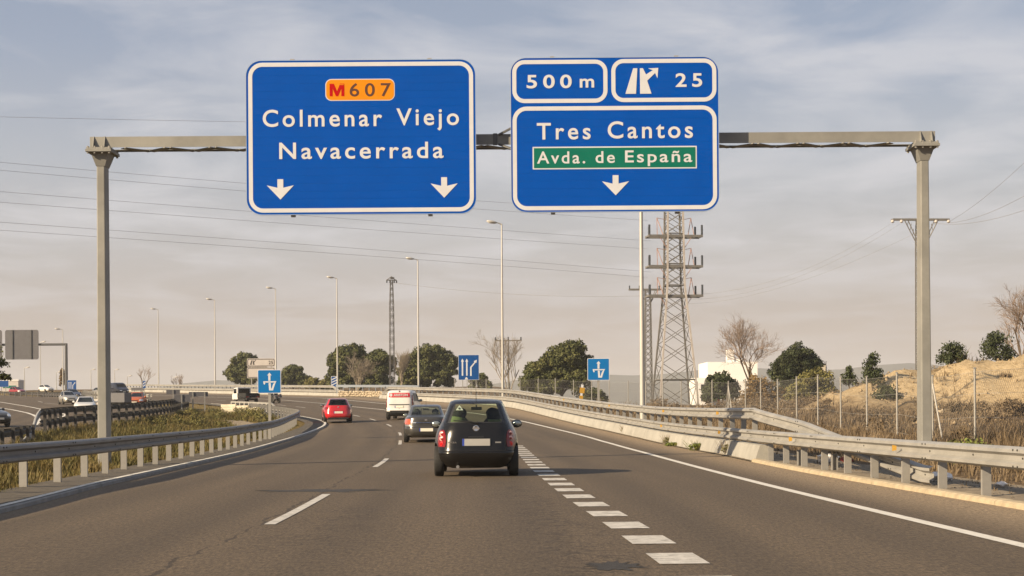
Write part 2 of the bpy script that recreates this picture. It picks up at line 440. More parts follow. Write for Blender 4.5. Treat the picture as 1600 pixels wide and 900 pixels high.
def dirt_material():
    m = bpy.data.materials.new('earth'); m.use_nodes = True
    nt = m.node_tree; b = nt.nodes['Principled BSDF']; b.inputs['Roughness'].default_value = .95; b.inputs['Specular IOR Level'].default_value = .1
    at = nt.nodes.new('ShaderNodeAttribute'); at.attribute_name = 'soil'
    sp = nt.nodes.new('ShaderNodeSeparateColor'); nt.links.new(at.outputs['Color'], sp.inputs[0])
    t = nt.nodes.new('ShaderNodeTexCoord')
    def noise(sc, det=6, ro=.65):
        n = nt.nodes.new('ShaderNodeTexNoise'); n.inputs['Scale'].default_value = sc; n.inputs['Detail'].default_value = det; n.inputs['Roughness'].default_value = ro
        nt.links.new(t.outputs['Object'], n.inputs['Vector']); return n.outputs[0]
    def ramp(inp, cols):
        r = nt.nodes.new('ShaderNodeValToRGB')
        r.color_ramp.elements[0].position = cols[0][0]; r.color_ramp.elements[0].color = (*cols[0][1], 1)
        r.color_ramp.elements[1].position = cols[-1][0]; r.color_ramp.elements[1].color = (*cols[-1][1], 1)
        for p_, c_ in cols[1:-1]:
            q = r.color_ramp.elements.new(p_); q.color = (*c_, 1)
        nt.links.new(inp, r.inputs[0]); return r.outputs[0]
    def mix(f, a, c):
        x = nt.nodes.new('ShaderNodeMixRGB'); nt.links.new(f, x.inputs[0]); nt.links.new(a, x.inputs[1]); nt.links.new(c, x.inputs[2]); return x.outputs[0]
    n_l, n_s = noise(.35), noise(3.5)
    scrub = ramp(n_s, [(.3, (.07, .048, .028)), (.5, (.12, .083, .048)), (.72, (.18, .13, .078))])
    sand = ramp(n_s, [(.3, (.25, .18, .098)), (.5, (.39, .295, .172)), (.75, (.47, .37, .235))])
    grass = ramp(n_s, [(.3, (.07, .06, .02)), (.5, (.14, .10, .035)), (.72, (.23, .165, .07))])
    ad = nt.nodes.new('ShaderNodeMath'); ad.operation = 'ADD'; ad.use_clamp = True
    sb = nt.nodes.new('ShaderNodeMath'); sb.operation = 'MULTIPLY_ADD'; sb.inputs[1].default_value = 2.2; sb.inputs[2].default_value = -1.1
    nt.links.new(n_l, sb.inputs[0])
    mu = nt.nodes.new('ShaderNodeMath'); mu.operation = 'MULTIPLY_ADD'; mu.inputs[1].default_value = 1.9; mu.inputs[2].default_value = -.45
    nt.links.new(sp.outputs[0], mu.inputs[0]); nt.links.new(mu.outputs[0], ad.inputs[0]); nt.links.new(sb.outputs[0], ad.inputs[1])
    c1 = mix(ad.outputs[0], scrub, sand)
    c2 = mix(sp.outputs[1], c1, grass)
    nt.links.new(c2, b.inputs['Base Color'])
    bp = nt.nodes.new('ShaderNodeBump'); bp.inputs['Strength'].default_value = .8; bp.inputs['Distance'].default_value = .12
    nt.links.new(n_s, bp.inputs['Height']); nt.links.new(bp.outputs[0], b.inputs['Normal'])
    return m
earth = dirt_material()

def asphalt_material():
    m = bpy.data.materials.new('asphalt'); m.use_nodes = True
    nt = m.node_tree; b = nt.nodes['Principled BSDF']; b.inputs['Specular IOR Level'].default_value = .35
    L = nt.links.new
    uv = nt.nodes.new('ShaderNodeUVMap'); uv.uv_map = 'lane'
    su = nt.nodes.new('ShaderNodeSeparateXYZ'); L(uv.outputs[0], su.inputs[0])
    tc_ = nt.nodes.new('ShaderNodeTexCoord')
    def noise(vec, sc, det=5, ro=.6):
        n = nt.nodes.new('ShaderNodeTexNoise'); n.inputs['Scale'].default_value = sc; n.inputs['Detail'].default_value = det; n.inputs['Roughness'].default_value = ro
        L(vec, n.inputs['Vector']); return n.outputs[0]
    def mt(op, a, c=None, d=None, clamp=False):
        n = nt.nodes.new('ShaderNodeMath'); n.operation = op; n.use_clamp = clamp
        for i, v in enumerate((a, c, d)):
            if v is None: continue
            if isinstance(v, (int, float)): n.inputs[i].default_value = v
            else: L(v, n.inputs[i])
        return n.outputs[0]
    def mix(f, a, c):
        x = nt.nodes.new('ShaderNodeMixRGB'); L(f, x.inputs[0])
        for i, v in ((1, a), (2, c)):
            if isinstance(v, tuple): x.inputs[i].default_value = (*v, 1)
            else: L(v, x.inputs[i])
        return x.outputs[0]
    grain = noise(tc_.outputs['Object'], 55, 4, .7)
    mid = noise(tc_.outputs['Object'], 7, 6, .7)
    big = noise(tc_.outputs['Object'], .22, 4, .6)
    base = mix(mt('MULTIPLY_ADD', grain, 4.2, -1.6, True), (.036, .030, .0225), (.136, .113, .086))
    base = mix(mt('MULTIPLY_ADD', mid, 2.2, -.85, True), base, mix(grain, (.044, .037, .029), (.118, .099, .077)))
    g16 = noise(tc_.outputs['Object'], 15, 3, .75)
    base = mix(mt('MULTIPLY_ADD', g16, 5.0, -2.2, True), base, mix(grain, (.030, .025, .019), (.080, .067, .052)))
    trk = mt('COSINE', mt('MULTIPLY', mt('SUBTRACT', su.outputs[0], 1.0), 3.307))
    base = mix(mt('MULTIPLY_ADD', trk, .30, .06, True), base, (.040, .034, .027))
    # streaks along the lanes (oil and tyre wear) in lane coordinates
    mpn = nt.nodes.new('ShaderNodeMapping'); mpn.inputs['Scale'].default_value = (1.1, .035, 1); L(uv.outputs[0], mpn.inputs[0])
    streak = noise(mpn.outputs[0], 1.0, 4, .55)
    base = mix(mt('MULTIPLY', mt('MULTIPLY_ADD', streak, 3.4, -1.25, True), .48), base, (.036, .030, .024))
    base = mix(mt('MULTIPLY', mt('MULTIPLY_ADD', big, 3.0, -1.2, True), .30), base, (.050, .042, .033))
    # gravel and dust collected on the shoulders
    at = nt.nodes.new('ShaderNodeAttribute'); at.attribute_name = 'dust'
    dsp = nt.nodes.new('ShaderNodeSeparateColor'); L(at.outputs['Color'], dsp.inputs[0])
    df = mt('MULTIPLY', dsp.outputs[0], mt('MULTIPLY_ADD', mid, 1.6, .05, True))
    base = mix(df, base, mix(grain, (.085, .072, .056), (.30, .255, .20)))
    # construction joint beside the lane line, broken by noise
    wob = mt('MULTIPLY_ADD', noise(tc_.outputs['Object'], .8, 4), .5, -.25)
    ju = mt('ABSOLUTE', mt('ADD', mt('SUBTRACT', su.outputs[0], -.14), wob))
    wid = mt('MULTIPLY_ADD', noise(tc_.outputs['Object'], 2.3, 4), .10, -.032, True)
    crack = mt('LESS_THAN', ju, wid)
    # alligator cracking next to the right lane marks and loose cracks in the wheel track
    vor = nt.nodes.new('ShaderNodeTexVoronoi'); vor.feature = 'DISTANCE_TO_EDGE'; vor.inputs['Scale'].default_value = 3.6
    wv = nt.nodes.new('ShaderNodeVectorMath'); wv.operation = 'ADD'
    nv = nt.nodes.new('ShaderNodeTexNoise'); nv.inputs['Scale'].default_value = 3.0; nv.inputs['Detail'].default_value = 4; L(tc_.outputs['Object'], nv.inputs['Vector'])
    vs = nt.nodes.new('ShaderNodeVectorMath'); vs.operation = 'SCALE'; vs.inputs['Scale'].default_value = .45; L(nv.outputs['Color'], vs.inputs[0])
    L(tc_.outputs['Object'], wv.inputs[0]); L(vs.outputs[0], wv.inputs[1]); L(wv.outputs[0], vor.inputs['Vector'])
    edge = mt('LESS_THAN', vor.outputs['Distance'], .055)
    zone = mt('MULTIPLY', dsp.outputs[1], mt('GREATER_THAN', noise(tc_.outputs['Object'], 1.1, 3), .47))
    crk = mt('MAXIMUM', crack, mt('MULTIPLY', edge, zone))
    base = mix(mt('MULTIPLY', crk, .78), base, (.020, .017, .014))
    mg = nt.nodes.new('ShaderNodeMapping'); mg.inputs['Scale'].default_value = (30, 7, 1); L(tc_.outputs['Object'], mg.inputs[0])
    gr = noise(mg.outputs[0], 1.0, 3, .75)
    hv = nt.nodes.new('ShaderNodeHueSaturation'); L(base, hv.inputs['Color']); L(mt('MULTIPLY_ADD', gr, 2.6, -.3), hv.inputs['Value'])
    tint = nt.nodes.new('ShaderNodeMixRGB'); tint.blend_type = 'MULTIPLY'; tint.inputs[0].default_value = 1.0; tint.inputs[2].default_value = (1.36, 1.19, .96, 1); L(hv.outputs[0], tint.inputs[1]); base = tint.outputs[0]
    L(base, b.inputs['Base Color'])
    L(mt('MULTIPLY_ADD', mid, .2, .72), b.inputs['Roughness'])
    bp = nt.nodes.new('ShaderNodeBump'); bp.inputs['Strength'].default_value = .55; bp.inputs['Distance'].default_value = .012
    L(mt('SUBTRACT', grain, mt('MULTIPLY', crk, .8)), bp.inputs['Height']); L(bp.outputs[0], b.inputs['Normal'])
    return m
asphalt = asphalt_material()
tar = mat('tar_patch', (.014, .012, .010), .8, 0, (14, .45), (60, .6), col2=(.035, .030, .025))

# ------------------------------------------------------------------ ground sheet
gx = np.unique(np.round(np.concatenate([np.arange(-2600, -300, 120.), np.arange(-300, -60, 12.), np.arange(-60, -30, 2.), np.arange(-30, 24, .8), np.arange(24, 50, .8), np.arange(50, 66, 1.6), np.arange(66, 300, 10.), np.arange(300, 2601, 120.)]), 3))
gy = np.unique(np.round(np.concatenate([np.arange(-60, 4, 6.), np.arange(4, 120, 1.), np.arange(120, 205, 1.8), np.arange(205, 330, 3.), np.arange(330, 420, 8.), np.arange(420, 6001, 180.)]), 3))
V = []; soil = []
for Y in gy:
    for X in gx:
        z = ground_z(X, Y)
        cut = in_road(X, Y) or in_opp(X, Y)
        if Y > 325: cut = False
        V.append((X, Y, z - (.22 if cut else 0.)))
        mnd = min(1., mound(X, Y) / 1.6) if X > 0 else 0.
        near = smooth(1 - (X - barR(Y)) / 4.) * .55 if X > barR(Y) else 0.
        g = 1. if X < barR(Y) - 4 else 0.
        soil.append((max(mnd, near), g, 0, 1))
nx, ny = len(gx), len(gy)
F = [(j * nx + i, j * nx + i + 1, (j + 1) * nx + i + 1, (j + 1) * nx + i) for j in range(ny - 1) for i in range(nx - 1)]
me = mesh_from('ground', V, F, earth, smooth=True)
ca = me.color_attributes.new('soil', 'FLOAT_COLOR', 'POINT')
ca.data.foreach_set('color', np.array(soil, dtype=np.float32).ravel())
tag(link('ground', me), kind='structure')

# ------------------------------------------------------------------ roads
ROAD_Y = list(np.arange(-12, 120, 1.)) + list(np.arange(120, 303, 1.5))
def road_sheet(name, fl, fr, nc, m, ys, dz=0., lane=True, dustf=None):
    V = []; U = []; D = []
    for Y in ys:
        a, c = fl(Y), fr(Y); d0 = dashL(Y)
        for k in range(nc + 1):
            X = a + (c - a) * k / nc
            V.append((X, Y, road_z(X, Y) + dz)); U.append((X - d0, Y)); D.append(dustf(X, Y) if dustf else (0, 0, 0, 1))
    n = nc + 1
    F = [(j * n + i, j * n + i + 1, (j + 1) * n + i + 1, (j + 1) * n + i) for j in range(len(ys) - 1) for i in range(nc)]
    me = mesh_from(name, V, F, m, smooth=True)
    uvl = me.uv_layers.new(name='lane')
    li = np.zeros(len(me.loops), dtype=np.int32); me.loops.foreach_get('vertex_index', li)
    uvl.data.foreach_set('uv', np.array(U, dtype=np.float32)[li].ravel())
    ca = me.color_attributes.new('dust', 'FLOAT_COLOR', 'POINT'); ca.data.foreach_set('color', np.array(D, dtype=np.float32).ravel())
    return me
def road_dust(X, Y):
    e = edgeR(Y); b_ = barR(Y); kl = kerbL(Y)
    d = .9 * smooth((X - e - .15) / max(.5, (b_ - e) * .75))
    if X - kl < .55: d = max(d, .42 * (1 - (X - kl) / .55))
    r = dashR(Y)
    crack = max(0., 1 - abs(X - (r - .75)) / .75) * (1 if Y < 27 else max(0, 1 - (Y - 27) / 8))
    if 14 < Y < 22: crack = max(crack, .8 * max(0., 1 - abs(X + 2.0) / .9))
    return (d, crack, 0, 1)
road = link('road', road_sheet('road', kerbL, barR, 46, asphalt, ROAD_Y, 0., True, road_dust))
tag(road, kind='structure')
opp_y = list(np.arange(22, 328, 3.))
opp_road = link('opposite_road', road_sheet('opposite_road', lambda Y: -150., opp_edge, 30, asphalt, opp_y, 0.0, True, lambda X, Y: (.35 * smooth(1 - (opp_edge(Y) - X) / 1.5), 0, 0, 1)))
tag(opp_road, kind='structure')

def strip(path_f, w, ys, dz, name, m, parent, off=0., thick=0.):
    """painted band that follows X = path_f(Y)"""
    V = []
    for Y in ys:
        h = .4
        tx, ty = path_f(Y + h) - path_f(Y - h), 2 * h
        l = math.hypot(tx, ty); nxx, nyy = ty / l, -tx / l
        for s in (-w / 2 + off, w / 2 + off):
            X_, Y_ = path_f(Y) + nxx * s, Y + nyy * s
            V.append((X_, Y_, road_z(X_, Y_) + dz))
    F = [(2 * j, 2 * j + 1, 2 * j + 3, 2 * j + 2) for j in range(len(ys) - 1)]
    return link(name, mesh_from(name, V, F, m), parent)
DZ = .006
# lane dashes: rows of single marks
y = 18.6; k = 0
dl = [(18.25, 24.9), (37.0, 43.6), (58.6, 64.0), (71, 75.5), (85.5, 89.5), (97.5, 101.5), (107.5, 111.5), (124, 128), (139.5, 145.5), (151, 156), (168, 173), (185, 190), (202, 207)]
for a, c in dl:
    strip(dashL, .125 if a > 30 else .13, list(np.linspace(a, c, 6)), DZ, 'lane_dash', white_paint, road)
y = 11.25
while y < 56:
    strip(dashR, .42, [y, y + .5, y + 1.0], DZ, 'exit_dash', white_paint, road)
    y += 2.0
strip(dashR, .16, list(np.arange(101, 298, 1.5)), DZ, 'lane_line', edge_paint, road)
strip(edgeR, .17, list(np.arange(2, 298, 1.)), DZ, 'edge_line', edge_paint, road)
def blob(name, cx, cy, rx, ry, m, parent, dz, seed=1, n=44):
    rr = random.Random(seed); V = [(cx, cy, road_z(cx, cy) + dz)]
    for i in range(n):
        t = 2 * PI * i / n; s = .55 + .75 * rr.random() ** 1.3
        X_, Y_ = cx + rx * s * math.cos(t), cy + ry * s * math.sin(t)
        V.append((X_, Y_, road_z(X_, Y_) + dz))
    return link(name, mesh_from(name, V, [(0, i + 1, (i + 1) % n + 1) for i in range(n)], m), parent)
blob('tar_patch', .84, 13.15, .25, .36, tar, road, .003, 3)
blob('painted_shadow', -3.05, 26.1, 1.1, .55, MAT.setdefault('worn', mat('shadow_asphalt', (.034, .029, .0245), .8, 0, (12, .35), (60, .4))), road, .0025, 9)  # dark smear: a cast shadow put into the asphalt colour
# markings of the opposite carriageway: world curves projected from image coordinates onto the ground
def poly_curve(tab): return curve(tab)
ol1 = poly_curve([(60, -22.0), (98, -29.0), (127, -35.3), (163, -49), (202, -64.7), (235, -80)])
strip(ol1, .25, list(np.arange(110, 236, 2.)), DZ, 'edge_line', edge_paint, opp_road)
arc = [(-27.75, 91.3), (-28.9, 97), (-31.6, 107), (-35.3, 119), (-38, 127), (-40.9, 135), (-46.9, 150), (-53, 164)]
Vv = []
for i, (X_, Y_) in enumerate(arc):
    a = arc[max(0, i - 1)]; b_ = arc[min(len(arc) - 1, i + 1)]
    tx, ty = b_[0] - a[0], b_[1] - a[1]; l = math.hypot(tx, ty)
    for s in (-.13, .13):
        q = (X_ + ty / l * s, Y_ - tx / l * s)
        Vv.append((q[0], q[1], road_z(*q) + DZ))
link('edge_line', mesh_from('edge_line', Vv, [(2 * j, 2 * j + 1, 2 * j + 3, 2 * j + 2) for j in range(len(arc) - 1)], edge_paint), opp_road)
for (x0, y0, x1, y1) in ((-55.5, 190, -51, 180), (-45, 171, -42.0, 163), (-61, 206, -57.5, 196)):
    tx, ty = x1 - x0, y1 - y0; l = math.hypot(tx, ty); ux, uy = ty / l * .08, -tx / l * .08
    Vv = [(x0 - ux, y0 - uy), (x0 + ux, y0 + uy), (x1 + ux, y1 + uy), (x1 - ux, y1 - uy)]
    link('lane_dash', mesh_from('lane_dash', [(a, c, road_z(a, c) + DZ) for a, c in Vv], [(0, 1, 2, 3)], white_paint), opp_road)

def extrude_profile(path, prof, name, m, parent, zf, smooth_=False, closed=True):
    """path [(x, y)], prof [(across, up)] with across towards the right of travel"""
    V = []; n = len(prof)
    for i, (X_, Y_) in enumerate(path):
        a = path[max(0, i - 1)]; b_ = path[min(len(path) - 1, i + 1)]
        tx, ty = b_[0] - a[0], b_[1] - a[1]; l = math.hypot(tx, ty); nx_, ny_ = ty / l, -tx / l
        z0 = zf(X_, Y_, i)
        for (d, h) in prof:
            V.append((X_ + nx_ * d, Y_ + ny_ * d, z0 + h))
    F = []
    for i in range(len(path) - 1):
        for k in range(n if closed else n - 1):
            j = (k + 1) % n
            F.append((i * n + k, i * n + j, (i + 1) * n + j, (i + 1) * n + k))
    if closed:
        F.append(tuple(range(n))); F.append(tuple(reversed(range((len(path) - 1) * n, len(path) * n))))
    me = mesh_from(name, V, F, m, smooth=smooth_, angle=40 if smooth_ else None)
    bm = bmesh.new(); bm.from_mesh(me); bmesh.ops.recalc_face_normals(bm, faces=bm.faces); bm.to_mesh(me); bm.free()
    return link(name, me, parent)
rz_ = lambda X_, Y_, i: road_z(X_, Y_)
# left kerb: one kerbstone every two metres
kerb = tag(empty('kerb'), kind='structure')
def offset_pts(f, d, ys):
    out = []
    for Y in ys:
        tx, ty = f(Y + .5) - f(Y - .5), 1.0
        l = math.hypot(tx, ty)
        out.append((f(Y) + ty / l * d, Y - tx / l * d))
    return out
yy = 8.0
while yy < 170:
    st = 2.0 if yy < 80 else 3.0
    pts = offset_pts(kerbL, 0, np.linspace(yy, yy + st - .012, 4))
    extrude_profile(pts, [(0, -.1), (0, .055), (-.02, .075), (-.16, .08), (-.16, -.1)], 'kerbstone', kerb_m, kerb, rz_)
    yy += st
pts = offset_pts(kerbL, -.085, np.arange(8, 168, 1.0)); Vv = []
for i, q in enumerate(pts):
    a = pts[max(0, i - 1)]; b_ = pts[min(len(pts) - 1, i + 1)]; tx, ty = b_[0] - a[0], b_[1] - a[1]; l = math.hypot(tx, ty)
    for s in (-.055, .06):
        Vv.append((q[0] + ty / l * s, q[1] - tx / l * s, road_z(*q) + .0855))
link('kerb_top_strip', mesh_from('kerb_top_strip', Vv, [(2 * j, 2 * j + 1, 2 * j + 3, 2 * j + 2) for j in range(len(pts) - 1)], edge_paint), kerb)  # pale strip along the kerb top, lighter than the kerbstones
# paved strip behind the left kerb and sandy strips on the right
verge_m = mat('verge_grit', (.105, .086, .062), .95, 0, (4, .4), (40, .6), col2=(.050, .042, .031))
sandy_m = mat('verge_sand', (.25, .20, .135), .95, 0, (3, .45), (30, .8), col2=(.115, .088, .056))
for nm, f, d0, d1, m_, z_ in (('verge', kerbL, -1.25, -.16, verge_m, .055), ('verge', barR, 0.0, 2.1, sandy_m, .02)):
    pts0 = np.arange(6, 300, 1.2)
    A = offset_pts(f, d0, pts0); B = offset_pts(f, d1, pts0); Vv = []
    for (a, c) in zip(A, B):
        za = ground_z(*a); zb = road_z(*c)
        for q in range(4):
            t = q / 3; X_, Y_ = a[0] + (c[0] - a[0]) * t, a[1] + (c[1] - a[1]) * t
            zz = road_z(X_, Y_) + z_ + (rnd.uniform(-.02, .02) if 0 < q < 3 else 0)
            Vv.append((X_, Y_, zz))
    Fv = [(j * 4 + q, j * 4 + q + 1, (j + 1) * 4 + q + 1, (j + 1) * 4 + q) for j in range(len(pts0) - 1) for q in range(3)]
    tag(link(nm, mesh_from(nm, Vv, Fv, m_, smooth=True)), kind='structure')
sk = tag(empty('kerb'), kind='structure')
yy = 9.0
while yy < 38:
    pts = offset_pts(barR, 0, np.linspace(yy, yy + 2.985, 4))
    extrude_profile(pts, [(-.02, -.1), (0, .05), (.04, .075), (.17, .08), (.20, -.1)], 'kerbstone', sand_kerb, sk, rz_)
    yy += 3.0

# ------------------------------------------------------------------ crash barriers
WP = [(0, .155), (.028, .152), (.081, .118), (.083, .072), (.006, .030), (.006, -.030), (.083, -.072), (.081, -.118), (.028, -.152), (0, -.155)]
def rail_profile(side):
    fr = [(side * d, h) for d, h in WP]
    bk = [(side * (d - .006), h) for d, h in reversed(WP)]
    return fr + bk
def post_mesh(h, name='post', w=.13, d=.055):
    mb = MB(); t = .006
    mb.box((0, -d / 2, h / 2 - .25), (w, t, h + .5))
    for s in (-1, 1):
        mb.box((s * (w / 2 - t / 2), t, h / 2 - .25), (t, d, h + .5))
        mb.box((s * (w / 2 - .015), d / 2 + t * 1.5, h / 2 - .25), (.03, t, h + .5))
    return mb.mesh(name, galv)
def resample(path, step):
    P = [Vector((x, y)) for x, y in path]; out = [path[0]]; acc = 0.
    for a, b_ in zip(P[:-1], P[1:]):
        l = (b_ - a).length; d = step - acc
        while d <= l:
            q = a + (b_ - a) * (d / l); out.append((q.x, q.y)); d += step
        acc = (acc + l) % step
    return out
def heading(path, i):
    a = path[max(0, i - 1)]; b_ = path[min(len(path) - 1, i + 1)]
    return math.atan2(b_[1] - a[1], b_[0] - a[0])
def rail_run(root, path, height, side, m=galv_rail, seg=4.0, zf=ground_z, lat=None, bolts=True):
    """W beams, one object each; path is fine (0.5 m)"""
    P = resample(path, .5); n = int(seg / .5); i = 0; s = 0
    while i < len(P) - 1:
        sub = P[i:i + n + 1]
        if len(sub) < 2: break
        a, b_ = sub[0], sub[1]; l = math.hypot(b_[0] - a[0], b_[1] - a[1])
        sub = [(a[0] + (b_[0] - a[0]) * .006 / l, a[1] + (b_[1] - a[1]) * .006 / l)] + sub[1:]
        if lat:
            q = []
            for k_, (x, y_) in enumerate(sub):
                hd = heading(sub, k_); d = lat(i + k_)
                q.append((x + math.sin(hd) * d * 1, y_ - math.cos(hd) * d * 1))
            sub = q
        i0 = i
        o = extrude_profile(sub, rail_profile(side), 'rail_beam', [m, bolt_m], root, lambda X_, Y_, k_: zf(X_, Y_) + (height(i0 + k_) if callable(height) else height), smooth_=True)
        if bolts and len(sub) > 4:
            mb = MB(); me = o.data
            hd = heading(sub, 0); nx_, ny_ = math.sin(hd) * side, -math.cos(hd) * side; tx, ty = math.cos(hd), math.sin(hd)
            for (du, dv) in ((.08, .0), (.08, .11), (.08, -.11), (.24, .11), (.24, -.11), (2.05, 0.)):
                kk = min(len(sub) - 2, int(du / .5)); c = sub[kk]; fr_ = du - .5 * kk
                zz = zf(*c) + (height(i0 + kk) if callable(height) else height) + dv
                dd = .006 if dv == 0 else .08
                ax = Vector((c[0] + tx * fr_ + nx_ * dd, c[1] + ty * fr_ + ny_ * dd, zz))
                mb.tube(ax, ax + Vector((nx_, ny_, 0)) * .012, .014, n=6)
            tag(mb.build('bolts', bolt_m, o), kind='stuff')
        i += n; s += 1
def posts_run(root, path, step, h, side, off, zf=ground_z, me=None, start=0., block=True, turn=True):
    P = resample(path, step)
    blk = MB().box((.115 * side, 0, h - .16), (.10, .10, .20)).mesh('spacer', galv)
    for i, (x, y_) in enumerate(P):
        hd = heading(P, i)
        nx_, ny_ = math.sin(hd), -math.cos(hd)
        o = link('post', me, root)
        X_, Y_ = x - nx_ * off * side, y_ - ny_ * off * side
        o.location = (X_, Y_, zf(x, y_))
        o.rotation_euler = (0, 0, hd + (0 if side > 0 else PI) - (PI / 2 * side if turn else 0))
        if block:
            b_ = link('spacer', blk, o)
def reflector(root, x, y_, z, hd, side):
    mb = MB(); mb.prism([(-.036, -.05), (.036, -.036), (.036, .036), (-.036, .05)], -.012, .012)
    mb.box((0, .03, 0), (.012, .05, .03))
    o = mb.build('reflector', reflector_y, root); o.location = (x, y_, z); o.rotation_euler = (0, 0, hd)

# left: single rail round the grass island
lr_path = []
for Y in np.arange(9, 128, .5):
    d = -.74 - .42 * smooth((31 - Y) / 8) if Y < 62 else -.74 - .85 * smooth((Y - 62) / 26)
    lr_path.append(offset_pts(kerbL, d, [Y])[0])
g = thing('guardrail', 'grey single-rail guardrail on pale posts curving round the grass island on the left', 'guardrail')
zl = lambda x, y_: road_z(x, y_) + .05
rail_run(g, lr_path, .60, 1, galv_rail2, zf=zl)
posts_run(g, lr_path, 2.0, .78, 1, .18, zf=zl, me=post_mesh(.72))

# right: double rail above a concrete base
fine = lambda f, d, a, b_: [offset_pts(f, d, [Y])[0] for Y in np.arange(a, b_, .5)]
def right_off(Y): return .42 - .12 * smooth((Y - 32) / 8)
g = thing('guardrail', 'long beige double-rail guardrail with yellow reflectors along the right shoulder', 'guardrail')
rp_low = [offset_pts(barR, right_off(Y), [Y])[0] for Y in np.arange(9, 171, .5)]
zr_ = lambda x, y_: road_z(x, y_) + .02
rail_run(g, rp_low, .585, -1, galv_rail, zf=zr_)
up = [offset_pts(barR, .30, [Y])[0] for Y in np.arange(40.5, 171, .5)]
nup = len(resample(up, .5))
def uph(i):
    e = nup - i
    return 1.145 - 1.0 * smooth((9 - e) / 11.) * (1 if e < 9 else 0)
rail_run(g, up, uph, -1, galv_rail, zf=zr_)
ter = [offset_pts(barR, .30 + .46 * smooth((40.7 - Y) / 5.5), [Y])[0] for Y in np.arange(40.5, 25.2, -.5)]
nt_ = len(resample(ter, .5))
rail_run(g, ter, lambda i: 1.145 + (.16 - 1.145) * min(1, i / (nt_ - 2)) ** 1.0, 1, galv_rail, zf=zr_)
pm_low, pm_hi = post_mesh(.70), post_mesh(1.27)
posts_run(g, [q for q in rp_low if q[1] < 40.6], 2.0, .70, -1, .16, zf=zr_, me=pm_low)
posts_run(g, [q for q in rp_low if q[1] >= 41.2], 2.0, 1.25, -1, .16, zf=zr_, me=pm_hi)
posts_run(g, [ter[9], ter[16], ter[23]], 3.5, .30, -1, .10, zf=zr_, me=post_mesh(.34), block=False)
for Y, h_ in ((26.6, .60), (35.0, .60), (46.0, .60), (46.3, 1.15), (58, 1.15), (58.6, .6), (74, 1.15), (90, 1.15)):
    x, y_ = offset_pts(barR, right_off(Y) - .14, [Y])[0]
    reflector(g, x, y_, zr_(x, y_) + h_, R(-14), -1)
CB = [(.10, -.08), (.14, .12), (.235, .39), (.30, .41), (.46, .41), (.56, -.08)]
yy = 39.2
while yy < 168:
    pts = offset_pts(barR, 0, np.linspace(yy, yy + 3.98, 5))
    extrude_profile(pts, CB, 'concrete_block', concrete, g, rz_)
    yy += 4.0
# second stretch beyond the exit
g = thing('guardrail', 'far double-rail guardrail on a concrete base beyond the exit slip road', 'guardrail')
fl = [offset_pts(barR, .30, [Y])[0] for Y in np.arange(190, 299, .5)]
rail_run(g, fl, .60, -1, galv_rail, zf=zr_, bolts=False, seg=6)
def fuh(i): return 1.145 - 1.0 * (1 - min(1, i / 12.)) 
rail_run(g, fl, fuh, -1, galv_rail, zf=zr_, bolts=False, seg=6)
posts_run(g, fl[14:], 2.0, 1.25, -1, .16, zf=zr_, me=pm_hi, block=False)
yy = 192.
while yy < 294:
    pts = offset_pts(barR, 0, np.linspace(yy, yy + 5.97, 5))
    extrude_profile(pts, CB, 'concrete_block', concrete, g, rz_)
    yy += 6.0

# rubble retaining wall with a railing on top, seen through the exit gap
wall = thing('rubble_wall', 'low pale rubble stone wall in the gap between the two stretches of guardrail', 'wall', (0, 0, 0))
wp = [(-11.4, 173), (-13.5, 178.5), (-16, 183.5), (-19, 188.5), (-20.6, 191)]
zw = lambda x, y_: road_z(x, y_)
extrude_profile(wp, [(0, -.3), (.12, .62), (.65, .66), (.75, -.3)], 'core', stone_m, wall, lambda x, y_, i: zw(x, y_))
mb = MB(); rr = random.Random(5)
for row in range(3):
    for (x, y_) in resample(wp, .34):
        hd = R(120); c = (x - .04 + rr.uniform(-.1, .1) + row * .04, y_ + rr.uniform(-.1, .1), zw(x, y_) + .13 + row * .22 + rr.uniform(-.04, .04))
        Ve, Fe = ell(c, (rr.uniform(.13, .21), rr.uniform(.13, .21), rr.uniform(.10, .15)), 7, 4)
        Ve = [(a + rr.uniform(-.025, .025), b_ + rr.uniform(-.025, .025), c_ + rr.uniform(-.02, .02)) for a, b_, c_ in Ve]
        mb.add(Ve, Fe)
tag(mb.build('stone', stone_m, wall), kind='stuff')
blue_rail = mat('railing_blue_grey', (.22, .245, .28), .5, .3)
g = thing('guardrail', 'blue-grey railing on thin posts along the top of the rubble wall', 'guardrail')
rp = [(-9.8, 168.0), (-13.0, 178.3), (-15.5, 183.5), (-18.5, 188.5), (-21.2, 192.6)]
zt = lambda x, y_: zw(x, y_) + .62
extrude_profile(rp, [(0, .50), (0, .76), (.05, .78), (.05, .50)], 'rail_beam', blue_rail, g, lambda x, y_, i: zt(x, y_))
pmb = MB().box((0, 0, .2), (.08, .08, .9)).mesh('post', blue_rail)
for (x, y_) in resample(rp, 1.7):
    o = link('post', pmb, g); o.location = (x + .06, y_ + .04, zt(x, y_))

